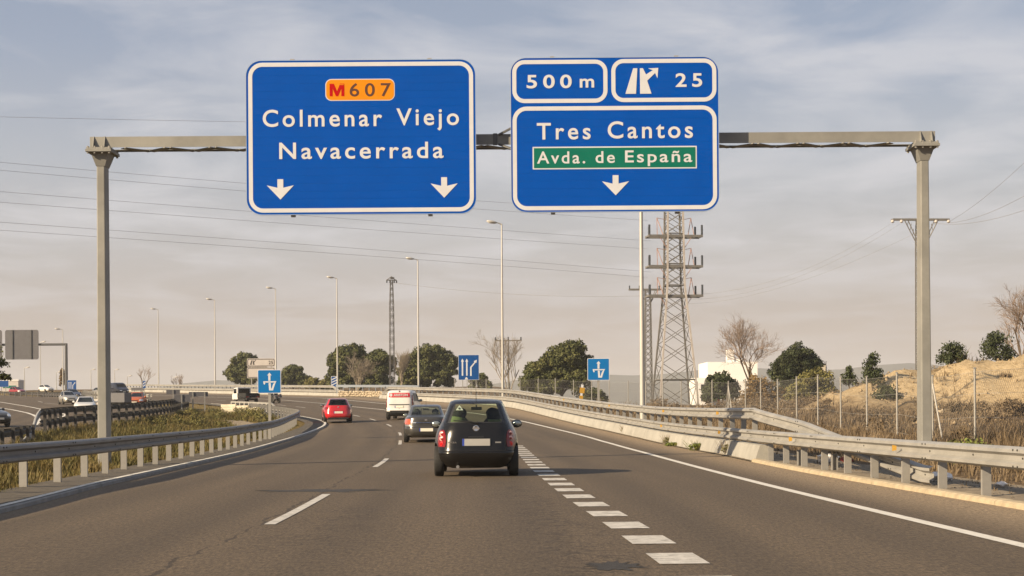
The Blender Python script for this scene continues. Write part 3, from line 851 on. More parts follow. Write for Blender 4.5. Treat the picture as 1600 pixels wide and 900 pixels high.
# left: dark double rail along the opposite road, seen from behind
g = thing('guardrail', 'dark double-rail guardrail seen from behind beyond the grass island', 'guardrail')
op = [(opp_edge(Y) + .25, Y) for Y in np.arange(74, 148, .5)]
zo = lambda x, y_: road_z(x, y_)
opp_rail_m = mat('dark_rail', (.060, .056, .052), .6, .3, (2, .3))  # rail steel in a much darker tone
rail_run(g, op, .62, -1, opp_rail_m, zf=zo, seg=4, bolts=False)
rail_run(g, op, 1.14, -1, opp_rail_m, zf=zo, seg=4, bolts=False)
dark_post = MB(); dark_post.box((0, 0, .38), (.14, .10, 1.76)); dpm = dark_post.mesh('post', opp_rail_m)
posts_run(g, op, 2.0, 1.2, -1, .16, zf=zo, me=dpm, block=False)
tl = [(opp_edge(Y) + .25, Y) for Y in np.arange(74, 62, -.5)]
ntl = len(resample(tl, .5))
rail_run(g, tl, lambda i: 1.14 - 1.1 * min(1, i / (ntl - 1)), 1, galv_rail, zf=zo, bolts=False)
g = thing('guardrail', 'low dark single guardrail at the left picture edge in front of the ramp', 'guardrail')
op2 = [(opp_edge(Y) + .35, Y) for Y in np.arange(40, 66, .5)]
rail_run(g, op2, .55, -1, opp_rail_m, zf=zo, bolts=False)
posts_run(g, op2, 2.0, .75, -1, .14, zf=zo, me=MB().box((0, 0, .2), (.12, .08, 1.1)).mesh('post', opp_rail_m), block=False)
# median barrier between the ramp and the main opposite carriageway
med = [(-35.6, 158), (-37.5, 163), (-40.5, 169.5), (-44.5, 178), (-51, 196), (-59.5, 222), (-67, 240), (-75, 257), (-87, 272), (-100, 290)]
g = thing('guardrail', 'sunlit cream double-rail barrier on concrete running away behind the grey box truck', 'guardrail')
rail_run(g, med[:6], .62, 1, galv_rail, zf=zo, seg=6, bolts=False)
rail_run(g, med[:6], 1.14, 1, galv_rail, zf=zo, seg=6, bolts=False)
posts_run(g, med[:6], 3.0, 1.25, 1, .16, zf=zo, me=pm_hi, block=False)
extrude_profile(resample(med[:6], 3.), [(-.1, -.08), (-.14, .12), (-.235, .42), (-.46, .42), (-.56, -.08)], 'concrete_block', concrete, g, lambda x, y_, i: zo(x, y_))
g = thing('guardrail', 'thin dark rail with short pale posts in front of the far oncoming cars', 'guardrail')
rail_run(g, med[5:], .62, 1, opp_rail_m, zf=zo, seg=8, bolts=False)  # same median barrier going on; its shaded face is painted dark
posts_run(g, med[5:], 2.4, .95, 1, .16, zf=zo, me=pm_low, block=False)
# ------------------------------------------------------------------ lettering
def text_mesh(txt, m, width, height, space=1.0, bold=.0, name='lettering', ref=None, thick=.002):
    """flat letters in the x-z plane facing -y; scaled so that cap height = height and total width = width; origin at the left of the baseline"""
    cu = bpy.data.curves.new('txt', 'FONT'); cu.body = txt; cu.size = 1.0; cu.space_character = space; cu.space_word = 1.15
    cu.offset = bold; cu.resolution_u = 6; cu.extrude = 0
    o = bpy.data.objects.new('txt', cu); COL.objects.link(o)
    bpy.context.view_layer.update()
    dg = bpy.context.evaluated_depsgraph_get()
    me = bpy.data.meshes.new_from_object(o.evaluated_get(dg))
    n = len(me.vertices); co = np.zeros(n * 3); me.vertices.foreach_get('co', co); co = co.reshape(-1, 3)
    x0, x1 = co[:, 0].min(), co[:, 0].max()
    cap = TEXT_CAP + 2 * bold
    V = [((x - x0) * width / (x1 - x0), 0, (z + bold) * height / cap) for x, z, _ in co]
    F = [tuple(p.vertices) for p in me.polygons]
    bpy.data.objects.remove(o); bpy.data.curves.remove(cu); bpy.data.meshes.remove(me)
    me = mesh_from(name, V, F, m)
    bm = bmesh.new(); bm.from_mesh(me); bmesh.ops.recalc_face_normals(bm, faces=bm.faces)
    for f in bm.faces:
        if f.normal.y > 0: f.normal_flip()
    bm.to_mesh(me); bm.free()
    return me
def measure_cap():
    cu = bpy.data.curves.new('txt', 'FONT'); cu.body = 'H'; cu.size = 1.0
    o = bpy.data.objects.new('txt', cu); COL.objects.link(o); bpy.context.view_layer.update()
    me = bpy.data.meshes.new_from_object(o.evaluated_get(bpy.context.evaluated_depsgraph_get()))
    h = max(v.co.y for v in me.vertices)
    bpy.data.objects.remove(o); bpy.data.curves.remove(cu); bpy.data.meshes.remove(me)
    return h
TEXT_CAP = measure_cap()
def flat(name, outline, m, parent, y, holes=None, smooth_=False):
    """flat shape at depth y; outline (x, z); optional hole outline with the same number of points makes a ring"""
    if holes:
        n = len(outline)
        V = [(x, y, z) for x, z in outline] + [(x, y, z) for x, z in holes]
        F = [(i, (i + 1) % n, n + (i + 1) % n, n + i) for i in range(n)]
    else:
        V = [(x, y, z) for x, z in outline]; F = [tuple(range(len(V)))]
    me = mesh_from(name, V, F, m)
    bm = bmesh.new(); bm.from_mesh(me)
    if not holes: bmesh.ops.triangulate(bm, faces=bm.faces)
    for f in bm.faces:
        f.normal_update()
        if f.normal.y > 0: f.normal_flip()
    bm.to_mesh(me); bm.free()
    return link(name, me, parent)
def clip_poly(P, z0, z1):
    def half(P, c, keep_above):
        out = []
        for i in range(len(P)):
            a, b_ = P[i], P[(i + 1) % len(P)]
            ia = (a[1] >= c) == keep_above or a[1] == c; ib = (b_[1] >= c) == keep_above or b_[1] == c
            if ia: out.append(a)
            if ia != ib:
                t = (c - a[1]) / (b_[1] - a[1]); out.append((a[0] + t * (b_[0] - a[0]), c))
        return out
    return half(half(P, z0, True), z1, False)

# ------------------------------------------------------------------ sign gantry
GY = 37.8
g = thing('sign_gantry', 'grey steel portal gantry carrying the two big blue direction signs over the road', 'gantry', (0, GY, -.06))
XL, XR, BT, BB = -9.63, 9.74, 7.74, 7.50
for x in (XL, XR):
    mb = MB()
    w0, w1, d0, d1 = (.112, .095, .22, .20) if x < 0 else (.125, .095, .24, .20)
    z0, z1 = -.3, 7.18
    V = [(x - w0, -d0, z0), (x + w0, -d0, z0), (x + w0, d0, z0), (x - w0, d0, z0), (x - w1, -d1, z1), (x + w1, -d1, z1), (x + w1, d1, z1), (x - w1, d1, z1)]
    mb.add(V, [(3, 2, 1, 0), (4, 5, 6, 7), (0, 1, 5, 4), (1, 2, 6, 5), (2, 3, 7, 6), (3, 0, 4, 7)])
    po = mb.build('post', gantry_paint, g)
    bv = po.modifiers.new('bevel', 'BEVEL'); bv.width = .02; bv.segments = 2
    # flared head with gussets
    mb = MB(); w2 = .21
    V = [(x - w1 - .01, -d1 - .01, 7.16), (x + w1 + .01, -d1 - .01, 7.16), (x + w1 + .01, d1 + .01, 7.16), (x - w1 - .01, d1 + .01, 7.16), (x - w2, -.30, 7.47), (x + w2, -.30, 7.47), (x + w2, .30, 7.47), (x - w2, .30, 7.47)]
    mb.add(V, [(3, 2, 1, 0), (4, 5, 6, 7), (0, 1, 5, 4), (1, 2, 6, 5), (2, 3, 7, 6), (3, 0, 4, 7)])
    mb.build('post_head', gantry_paint, g)
    mb = MB(); mb.box((x, 0, 7.50), (.60, .86, .06)); mb.box((x, 0, 7.555), (.56, .80, .04))
    pl = mb.build('flange_plate', gantry_paint, g)
    bm_ = MB().tube((0, 0, 7.43), (0, 0, 7.60), .028, n=6).mesh('bolt', galv)
    for sx in (-.25, -.09, .09, .25):
        for sy in (-.38, .38):
            o = link('bolt', bm_, pl); o.location = (x + sx, sy, 0)
    for dx in (-.13, .13):
        for sy in (-1, 1):
            mb = MB()
            V = [(x + dx - .012, sy * .306, 7.575), (x + dx - .012, sy * .41, 7.575), (x + dx - .012, sy * .306, 7.84), (x + dx + .012, sy * .306, 7.575), (x + dx + .012, sy * .41, 7.575), (x + dx + .012, sy * .306, 7.84)]
            mb.add(V, [(0, 1, 2), (5, 4, 3), (0, 3, 4, 1), (1, 4, 5, 2), (2, 5, 3, 0)])
            mb.build('gusset', gantry_paint, g, fix=True)
    sgn = 1 if x < 0 else -1
    mb = MB()
    V = [(x - sgn * .20, -.02, 7.575), (x - sgn * .29, -.02, 7.575), (x - sgn * .20, -.02, 7.80), (x - sgn * .20, .02, 7.575), (x - sgn * .29, .02, 7.575), (x - sgn * .20, .02, 7.80)]
    mb.add(V, [(0, 1, 2), (5, 4, 3), (0, 3, 4, 1), (1, 4, 5, 2), (2, 5, 3, 0)])
    mb.build('gusset', gantry_paint, g, fix=True)
# twin channels with zigzag lacing on the underside and top
L0, L1 = XL - .22, XR + .22
for sy in (-1, 1):
    mb = MB(); y0 = sy * .295; xm = (L0 + L1) / 2
    if sy < 0:
        mb.box((xm, y0, 7.705), (L1 - L0, .012, .25)); mb.box((xm, y0 + .05, 7.824), (L1 - L0, .088, .012))
    else:
        for zc_ in (7.59, 7.815):
            mb.box((xm, y0, zc_), (L1 - L0, .012, .05)); mb.box((xm, y0 - .034, zc_ + .019), (L1 - L0, .056, .012))
    mb.build('beam_channel', gantry_paint, g)
x = XL + .55; k = 0
while x < XR - .9:
    for zz in (7.566, ):
        mb = MB(); a = (x, -.25 if k % 2 == 0 else .25, zz); b_ = (x + .53, .25 if k % 2 == 0 else -.25, zz)
        d = Vector(b_) - Vector(a); n_ = Vector((-d.y, d.x, 0)).normalized() * .105; t_ = Vector((0, 0, .008))
        V = [Vector(a) - n_ - t_, Vector(b_) - n_ - t_, Vector(b_) + n_ - t_, Vector(a) + n_ - t_, Vector(a) - n_ + t_, Vector(b_) - n_ + t_, Vector(b_) + n_ + t_, Vector(a) + n_ + t_]
        mb.add(V, [(3, 2, 1, 0), (4, 5, 6, 7), (0, 1, 5, 4), (1, 2, 6, 5), (2, 3, 7, 6), (3, 0, 4, 7)])
        mb.build('lacing_bar', gantry_paint, g)
    x += .53; k += 1
# sleeve joint with angled brackets between the two signs
mb = MB()
for sz in (7.92, 7.48):
    for dx in (-.05, .28):
        mb.tube((-.22 + dx, -.31, 7.70 + (.11 if sz > 7.6 else -.11)), (.10 + dx, -.46, sz + (.03 if sz > 7.6 else -.03)), .03, n=5)
mb.box((-.35, -.312, 7.705), (.10, .02, .28))
mb.build('bracket', dark_steel, g)

SY = GY - .75                    # front face of the sign boards
S = 67.4                         # image pixels per metre at the boards; the sign layout is in image pixels
def base_to(px, py):
    """offset in metres from the sign's own upper left corner"""
    return px / S, -py / S
def sign_board(name, label, x0, ztop, w, h, rad, n_slat):
    t = thing(name, label, 'direction sign', (x0, SY, ztop), 0, 'overhead direction signs')
    out = rrect(0, w, -h, 0, rad, 8)
    for i in range(n_slat):
        za, zb = -h + h * i / n_slat, -h + h * (i + 1) / n_slat
        P = clip_poly(out, za + .0008, zb - .0008)
        mb = MB(); mb.prism(P, 0, .045)
        mb.build('panel_slat', sign_blue, t, fix=True)
    mb = MB(); mb.prism(rrect(.01, w - .01, -h + .01, -.01, rad, 8), .012, .04)
    mb.build('back_sheet', sign_blue, t, fix=True)
    edge = mat_once('sign_edge', (.30, .36, .47))
    mb = MB(); o_, i_ = rrect(-.012, w + .012, -h - .012, .012, rad + .012, 8), rrect(.0, w, -h, 0, rad, 8); n = len(o_)
    V = [(x, -.004, z) for x, z in o_] + [(x, -.004, z) for x, z in i_] + [(x, .05, z) for x, z in o_] + [(x, .05, z) for x, z in i_]
    F = []
    for i in range(n):
        j = (i + 1) % n
        F += [(i, j, n + j, n + i), (2 * n + i, 3 * n + i, 3 * n + j, 2 * n + j), (i, 2 * n + i, 2 * n + j, j), (n + i, n + j, 3 * n + j, 3 * n + i)]
    mb.add(V, F); mb.build('edge_trim', edge, t, fix=True)
    for fx in (.2, .8):
        mb = MB(); mb.box((w * fx, .10, -h / 2), (.10, .10, h + .10)); mb.box((w * fx, .31, -h * .56), (.12, .34, .10)); mb.box((w * fx, .31, -h * .50), (.12, .34, .10))
        mb.build('mounting_rail', galv, t)
    return t
def mat_once(nm, c):
    return MAT.get(nm) or mat(nm, c, .5, .2)
def lay(t, txt, m, x0, x1, ycap, ybase, bold=.028, space=1.25, dy=-.008, name='lettering'):
    a, b_ = base_to(x0, ybase), base_to(x1, ycap)
    me = text_mesh(txt, m, b_[0] - a[0], b_[1] - a[1], space, bold, name)
    o = link(name, me, t); o.location = (a[0], dy, a[1]); return o
def ring(t, x0, x1, y0, y1, r, wd, m, dy=-.0045, name='border'):
    a, b_ = base_to(x0, y1), base_to(x1, y0); w_ = wd / S; r_ = r / S
    return flat(name, rrect(a[0], b_[0], a[1], b_[1], r_, 8), m, t, dy, rrect(a[0] + w_, b_[0] - w_, a[1] + w_, b_[1] - w_, max(.01, r_ - w_), 8))
def fill(t, x0, x1, y0, y1, r, m, dy, name):
    a, b_ = base_to(x0, y1), base_to(x1, y0)
    return flat(name, rrect(a[0], b_[0], a[1], b_[1], r / S, 8), m, t, dy)
def poly(t, pts, m, dy=-.008, name='arrow'):
    return flat(name, [base_to(*q) for q in pts], m, t, dy)
def down_arrow(t, cx, y0, y1, m):
    hw, sw = 21.2, 4.6; hn = y0 + (y1 - y0) * .30; hb = y0 + (y1 - y0) * .42
    return poly(t, [(cx - sw, y0), (cx + sw, y0), (cx + sw, hb), (cx + hw, hn), (cx, y1), (cx - hw, hn), (cx - sw, hb)], m)

W1, H1 = 357.5 / S, 240 / S
t1 = sign_board('direction_sign', 'larger blue overhead sign with an orange road-number plate and two down arrows', -6.105, 9.425, W1, H1, .35, 20)
ring(t1, 3.2, 354.3, 3.0, 237, 22, 6.4, sign_white)
fill(t1, 123.6, 231.9, 29.2, 63.3, 9.5, sign_white, -.0045, 'number_plate_edge')
fill(t1, 124.8, 230.7, 30.4, 62.1, 8.6, sign_orange, -.0075, 'number_plate')
# stylised M with a notched right leg
M_ = [(130.3, 56.2), (130.3, 36.6), (137.0, 36.6), (141.8, 48.5), (146.6, 36.6), (153.3, 36.6), (153.3, 56.2), (148.6, 56.2), (148.6, 44.0), (143.6, 56.2), (140.0, 56.2), (135.0, 44.0), (135.0, 56.2)]
poly(t1, M_, sign_red, -.0105, 'letter')
poly(t1, [(146.5, 37.6), (152.4, 37.6), (152.4, 38.7), (146.0, 38.7)], sign_orange, -.0125, 'letter_notch')
lay(t1, '607', sign_brown, 161.5, 225.8, 36.2, 56.6, .012, 1.45, -.0105)
lay(t1, 'Colmenar', sign_white, 25.6, 212.0, 76.8, 103.2, .014, 1.27)
lay(t1, 'Viejo', sign_white, 234.2, 331.8, 75.8, 102.2, .014, 1.27)
lay(t1, 'Navacerrada', sign_white, 51.0, 307.4, 128.0, 153.6, .014, 1.27)
down_arrow(t1, 52.4, 185, 216.8, sign_white)
down_arrow(t1, 308.0, 183.6, 215.6, sign_white)

W2, H2 = 323.5 / S, 240 / S
t2 = sign_board('direction_sign', 'smaller blue overhead sign divided into three framed fields with a green strip', -.01 + .035, 9.445, W2, H2, .35, 20)
ring(t2, 2.2, 150.8, 3.0, 70.2, 19, 6.4, sign_white)
ring(t2, 156.8, 320.8, 2.4, 69.6, 19, 6.4, sign_white)
ring(t2, 2.2, 320.8, 75.6, 237.6, 22, 6.4, sign_white)
lay(t2, '500', sign_white, 24.6, 95.0, 26.4, 47.2, .020, 1.4)
lay(t2, 'm', sign_white, 107.5, 130.0, 26.4, 46.6, .020, 1.0)
lay(t2, '25', sign_white, 257.0, 298.6, 25.4, 46.6, .020, 1.4)
poly(t2, [(191, 17), (197.5, 17), (195.2, 56.8), (178.7, 56.8)], sign_white, -.008, 'exit_symbol')
poly(t2, [(201.4, 17), (206.2, 17), (211.0, 26.8), (221.6, 20.2), (214.4, 17.4), (230.2, 16.6), (228.8, 33.0), (225.2, 24.6), (212.8, 36.5), (219.4, 56.8), (201.6, 56.8)], sign_white, -.008, 'exit_symbol')
lay(t2, 'Tres', sign_white, 40.0, 124.0, 101.4, 127.2, .014, 1.3)
lay(t2, 'Cantos', sign_white, 150.6, 283.6, 99.8, 126.2, .014, 1.27)
fill(t2, 33.2, 289.4, 138.6, 173.8, .6, sign_white, -.0045, 'strip_edge')
fill(t2, 35.2, 287.4, 140.6, 171.8, .6, sign_green, -.0075, 'green_strip')
lay(t2, 'Avda.', sign_white, 40.0, 115.2, 146.0, 164.8, .012, 1.25, -.0105)
lay(t2, 'de', sign_white, 131.4, 161.4, 146.0, 164.4, .012, 1.25, -.0105)
lay(t2, 'España', sign_white, 177.4, 282.2, 145.2, 163.8, .012, 1.22, -.0105)
down_arrow(t2, 162.4, 183.6, 215.0, sign_white)

# ------------------------------------------------------------------ smaller road signs
def pole_sign(name, label, x, y_, w, h, zc, m, poles=(0.,), pr=.04, group=None, cat='road sign', rz=0., frame=sign_white, rad=.04, edge=.025, ground=None):
    zg = ground_z(x, y_) if ground is None else ground
    t = thing(name, label, cat, (x, y_, zg), rz, group)
    c = zc - zg
    mb = MB(); mb.prism(rrect(-w / 2, w / 2, c - h / 2, c + h / 2, rad, 4), -.02, .02); mb.build('frame', frame, t, fix=True)
    flat('panel', rrect(-w / 2 + edge, w / 2 - edge, c - h / 2 + edge, c + h / 2 - edge, rad, 4), m, t, -.0235)
    for dx in poles:
        mb = MB(); mb.box((dx, .06, (c + h * .4 - .3) / 2 - .0), (pr * 2, pr * 1.6, c + h * .4 + .3)); mb.build('pole', galv, t)
    return t, c
def u_turn_symbol(t, c, w):
    """straight-on arrow crossed by a small loop with an arrow pointing down on the left"""
    q = lambda pts: [((x - .5) * w, c + (.5 - y) * w) for x, y in pts]
    flat('arrow', q([(.46, .47), (.46, .24), (.41, .24), (.51, .12), (.60, .24), (.55, .24), (.55, .47)]), sign_white, t, -.027)
    flat('arrow', q([(.30, .49), (.30, .545), (.73, .545), (.66, .61), (.60, .80), (.68, .80), (.77, .545), (.81, .49)]), sign_white, t, -.027)
    flat('arrow', q([(.24, .49), (.30, .49), (.30, .545), (.335, .58), (.29, .64), (.26, .60), (.25, .56)]), sign_white, t, -.027)
    flat('arrow', q([(.47, .56), (.56, .56), (.58, .88), (.49, .88)]), sign_white, t, -.029)
    flat('arrow', q([(.58, .88), (.58, .80), (.60, .80), (.68, .80), (.66, .88)]), sign_white, t, -.027)
t, c = pole_sign('road_sign', 'square light-blue turn sign on one pole behind the left guardrail', -10.0, 66.0, .97, .98, 2.56, sign_blue2, (0.,), .055, 'light blue turn signs')
u_turn_symbol(t, c, .97)
t, c = pole_sign('road_sign', 'square light-blue turn sign above the right guardrail beside the large pine', 4.55, 84.0, 1.15, 1.16, 3.43, sign_blue2, (0.,), .06, 'light blue turn signs')
u_turn_symbol(t, c, 1.15)
def lane_arrows(t, c, w, h):
    q = lambda pts: [((x - .5) * w, c + (.5 - y) * h) for x, y in pts]
    for cx in (.20, .41):
        flat('arrow', q([(cx - .035, .83), (cx - .035, .27), (cx - .075, .27), (cx, .15), (cx + .075, .27), (cx + .035, .27), (cx + .035, .83)]), sign_white, t, -.027)
    flat('arrow', q([(.57, .84), (.57, .49), (.78, .29), (.74, .255), (.90, .20), (.87, .33), (.83, .31), (.64, .51), (.64, .84)]), sign_white, t, -.027)
t, c = pole_sign('road_sign', 'dark blue lane sign with three white arrows on thin legs beyond the guardrail', -3.9, 145., 1.88, 2.28, 5.25, sign_blue3, (-.55, -.15, .28, .66), .03)
lane_arrows(t, c, 1.88, 2.28)
flat('sticker', [(-.38, c - 1.10), (-.05, c - 1.09), (-.17, c - .89), (-.24, c - .87)], sign_white, t, -.027)
t, c = pole_sign('road_sign', 'small dark blue lane sign beside the distant cantilever gantry post', -66.0, 240., 1.38, 1.55, 5.57, sign_blue3, (-.4, .4), .04)
lane_arrows(t, c, 1.38, 1.55)
t, c = pole_sign('marker_panel', 'narrow blue and white striped marker board beside a lamp post', -22.75, 205., .82, 1.5, 5.13, sign_blue3, (0.,), .04, cat='marker board', edge=.06)
for k in range(3):
    flat('stripe', [(-.32, c - .45 + k * .34), (.32, c - .15 + k * .34), (.32, c - .02 + k * .34), (-.32, c - .32 + k * .34)], sign_white, t, -.027)
# pale two-part exit sign
x0_, y0_ = -37.6, 240.
zg = ground_z(x0_, y0_)
t = thing('road_sign', 'pale grey two-part exit sign on a post behind the light-blue turn sign', 'road sign', (x0_, y0_, zg))
dkm = mat_once('sign_dark_ink', (.04, .032, .03))
for (za, zb, nm) in ((8.16, 9.40, 'upper_panel'), (6.45, 8.06, 'lower_panel')):
    a, b_ = za - zg, zb - zg
    mb = MB(); mb.prism(rrect(-2.1, 2.1, a, b_, .2, 5), -.03, .03); mb.build(nm, sign_grey, t, fix=True)
    flat('border', rrect(-2.03, 2.03, a + .07, b_ - .07, .2, 5), dkm, t, -.034, rrect(-1.93, 1.93, a + .17, b_ - .17, .14, 5))
a = 8.16 - zg
flat('exit_symbol', [(-1.66, a + .3), (-1.40, a + .3), (-1.30, a + .96), (-1.44, a + .96)], dkm, t, -.036)
flat('exit_symbol', [(-1.2, a + .3), (-.94, a + .3), (-1.03, a + .6), (-.72, a + 1.03), (-.84, a + 1.03), (-1.08, a + .74), (-1.13, a + .96), (-1.25, a + .96)], dkm, t, -.036)
o = link('lettering', text_mesh('25', dkm, .66, .55, 1.1, .03), t); o.location = (1.15, -.036, a + .34)
for dx in (-1.45, 1.55):
    MB().box((dx, .08, (a + .9) / 2 - .2), (.15, .10, a + 1.3)).build('pole', galv, t)
# grey sign backs on posts on the island's far side
for (x, y_, w, h, zb_, px_, lab) in ((-24.8, 120.4, 1.2, .56, 2.12, (-.05,), 'grey back of a low sign on one post, nearest the dark guardrail end'),
                                   (-23.7, 121.0, 1.42, .36, 2.52, (-.42, .46), 'grey back of a wide sign on two posts above the shrubs'),
                                   (-30.7, 145., 1.22, .42, 3.0, (.0,), 'grey back of a small sign nearest the cream barrier end')):
    zg = ground_z(x, y_); t = thing('road_sign', lab, 'road sign', (x, y_, zg), R(12), 'grey sign backs')
    MB().box((0, 0, zb_ + h / 2 - zg), (w, .05, h)).build('panel', sign_back, t)
    for dx in px_: MB().box((dx, -.06, (zb_ + h - zg) / 2 - .2), (.09, .07, zb_ + h - zg + .4)).build('pole', galv, t)
# far cantilever gantry seen from behind
gx0, gy0 = -69.6, 250.
zg = ground_z(gx0, gy0)
t = thing('cantilever_gantry', 'distant dark cantilever sign arm and post at the left edge', 'gantry', (gx0, gy0, zg))
AZ = 12.15 - zg; CZ = 12.15
MB().tube((0, 0, -.3), (0, 0, AZ + .1), .26, .22, 8).build('post', dark_steel, t)
MB().tube((.15, 0, AZ), (-16, 0, AZ), .20, .20, 8).build('arm', dark_steel, t)
for k, (xa, xb, lab) in enumerate(((-9.4, -4.2, 'grey back of a large far sign hung on the cantilever arm'), (-16.6, -9.9, 'grey back of a far sign cut off by the left picture edge'))):
    s = thing('road_sign', lab, 'road sign', (gx0, gy0 - .35, zg), 0, 'grey sign backs')
    n = 16
    z0_, z1_ = 9.8 - zg, 14.45 - zg
    out = rrect(xa, xb, z0_, z1_, .35, 5)
    for i in range(n):
        mb = MB(); mb.prism(clip_poly(out, z0_ + 4.65 * i / n + .012, z0_ + 4.65 * (i + 1) / n - .012), -.05, .05); mb.build('panel_slat', sign_back, s, fix=True)
    mb = MB(); mb.prism(rrect(xa + .02, xb - .02, z0_ + .02, z1_ - .02, .35, 5), .0, .03); mb.build('back_sheet', sign_back, s, fix=True)
    for fx in (.22, .78):
        MB().box((xa + (xb - xa) * fx, -.12, (z0_ + z1_) / 2), (.16, .12, 4.6)).build('mounting_rail', dark_steel, s)
# white and yellow delineators
for (x, y_, h, m_, lab) in ((4.1, 97.5, 1.45, reflector_y, 'yellow and white delineator leaning behind the right guardrail under the pine'),):
    zg = ground_z(x, y_); t = thing('delineator', lab, 'delineator', (x, y_, zg)); t.rotation_euler = (0, R(6), 0)
    MB().box((0, 0, .9 - .3), (.14, .05, 2.6)).build('stake', sign_white, t); MB().box((.02, -.03, 1.55), (.30, .02, .34)).build('yellow_band', reflector_y, t); MB().box((0.0, -.03, 1.1), (.22, .02, .25)).build('yellow_band', reflector_y, t)

# ------------------------------------------------------------------ lamp posts
def lamp_post(label, x, y_, h, dirx=-1, group='tall single-arm lamp posts along the curve', rr_=1.0, diry=-.25):
    zg = ground_z(x, y_); t = thing('street_lamp', label, 'lamp post', (x, y_, zg), 0, group)
    r0, r1 = .115 * rr_, .055 * rr_
    MB().tube((0, 0, -.3), (0, 0, h), r0, r1, 10).build('pole', lamp_pole_m, t, smooth=True, angle=50)
    a = Vector((dirx, diry, 0)).normalized()
    MB().path([(0, 0, h - .08), tuple(a * .25 + Vector((0, 0, h + .05))), tuple(a * .55 + Vector((0, 0, h + .10)))], [.055 * rr_, .05 * rr_, .045 * rr_], 8).build('arm', lamp_pole_m, t, smooth=True, angle=50)
    V, F = ell((0, 0, 0), (.47 * rr_, .19 * rr_, .13 * rr_), 12, 6)
    ang = math.atan2(a.y, a.x)
    M = Matrix.Translation(a * .85 + Vector((0, 0, h + .13))) @ Matrix.Rotation(ang, 4, 'Z') @ Matrix.Rotation(R(-8), 4, 'Y')
    mb = MB(); mb.add(V, F, 0, M); o = mb.build('lamp_head', lamp_pole_m, t, smooth=True)
    mb = MB(); V, F = ell((0.08, 0, -.06), (.30 * rr_, .14 * rr_, .09 * rr_), 10, 5); mb.add(V, F, 0, M); mb.build('lens', lamp_head, o, smooth=True)
    MB().box((0, 0, .0), (.34 * rr_, .34 * rr_, .5)).build('base', lamp_pole_m, t)
lamp_post('thick lamp post rising behind the second blue sign, nearest of the row', 6.28, 77.0, 14.3, rr_=1.15)
lamp_post('tall lamp post just right of the dark blue lane sign', -.75, 133., 14.95)
lamp_post('lamp post in front of the middle round pine', -9.9, 170., 14.85)
lamp_post('lamp post left of the two-lobed pine, by the striped marker board', -22.0, 202., 14.8)
lamp_post('lamp post directly above the pale exit sign', -33.0, 224., 14.8)
lamp_post('lamp post left of the small pine, bare sky on both sides', -45.6, 246., 14.35)
lamp_post('leftmost lamp post of the row, right of the gantry leg', -61.8, 280., 14.4)
for (x, y_, top, side_, lab) in (
        (-75.72, 270, 15.51, -1, 'far lamp post just behind the cantilever gantry post'),
        (-97.19, 330, 16.07, 1, 'far slim lamp post under the grey sign back'),
        (-100.52, 330, 10.81, 1, 'far lamp post left of the slim one'),
        (-99.95, 380, 11.69, 1, 'tiny far lamp post near the lane sign'),
        (-94.33, 380, 11.65, 1, 'tiny far lamp post just right of the gantry leg'),
        (-91.30, 380, 10.11, 1, 'tiny far lamp post beside the bare far shrubs'),
        (-108.16, 380, 11.14, 1, 'tiny far lamp post right of the slim one'),
        (-84.58, 400, 10.18, 1, 'tiny far lamp post above the grey sign backs')):
    lamp_post(lab, x, y_, top - ground_z(x, y_), side_, 'distant lamp posts', 1.0)

# ------------------------------------------------------------------ vehicles
def interp_levels(keys, n):
    """keys: rows (z, halfwidth, y_rear, y_front, exponent); smooth monotone resampling"""
    K = np.array(keys, float); z = K[:, 0]
    zz = np.unique(np.concatenate([np.linspace(z[0], z[-1], n), z]))
    out = [zz]
    for c in range(1, 5):
        v = K[:, c]; h = np.diff(z); d = np.diff(v) / h
        m = np.zeros(len(z)); m[0], m[-1] = d[0], d[-1]
        for i in range(1, len(z) - 1):
            m[i] = 0 if d[i - 1] * d[i] <= 0 else 3 * (h[i - 1] + h[i]) / ((2 * h[i] + h[i - 1]) / d[i - 1] + (h[i] + 2 * h[i - 1]) / d[i])
        i = np.clip(np.searchsorted(z, zz, 'right') - 1, 0, len(z) - 2)
        t = (zz - z[i]) / h[i]
        out.append((2 * t ** 3 - 3 * t ** 2 + 1) * v[i] + (t ** 3 - 2 * t ** 2 + t) * h[i] * m[i] + (-2 * t ** 3 + 3 * t ** 2) * v[i + 1] + (t ** 3 - t ** 2) * h[i] * m[i + 1])
    return np.array(out).T
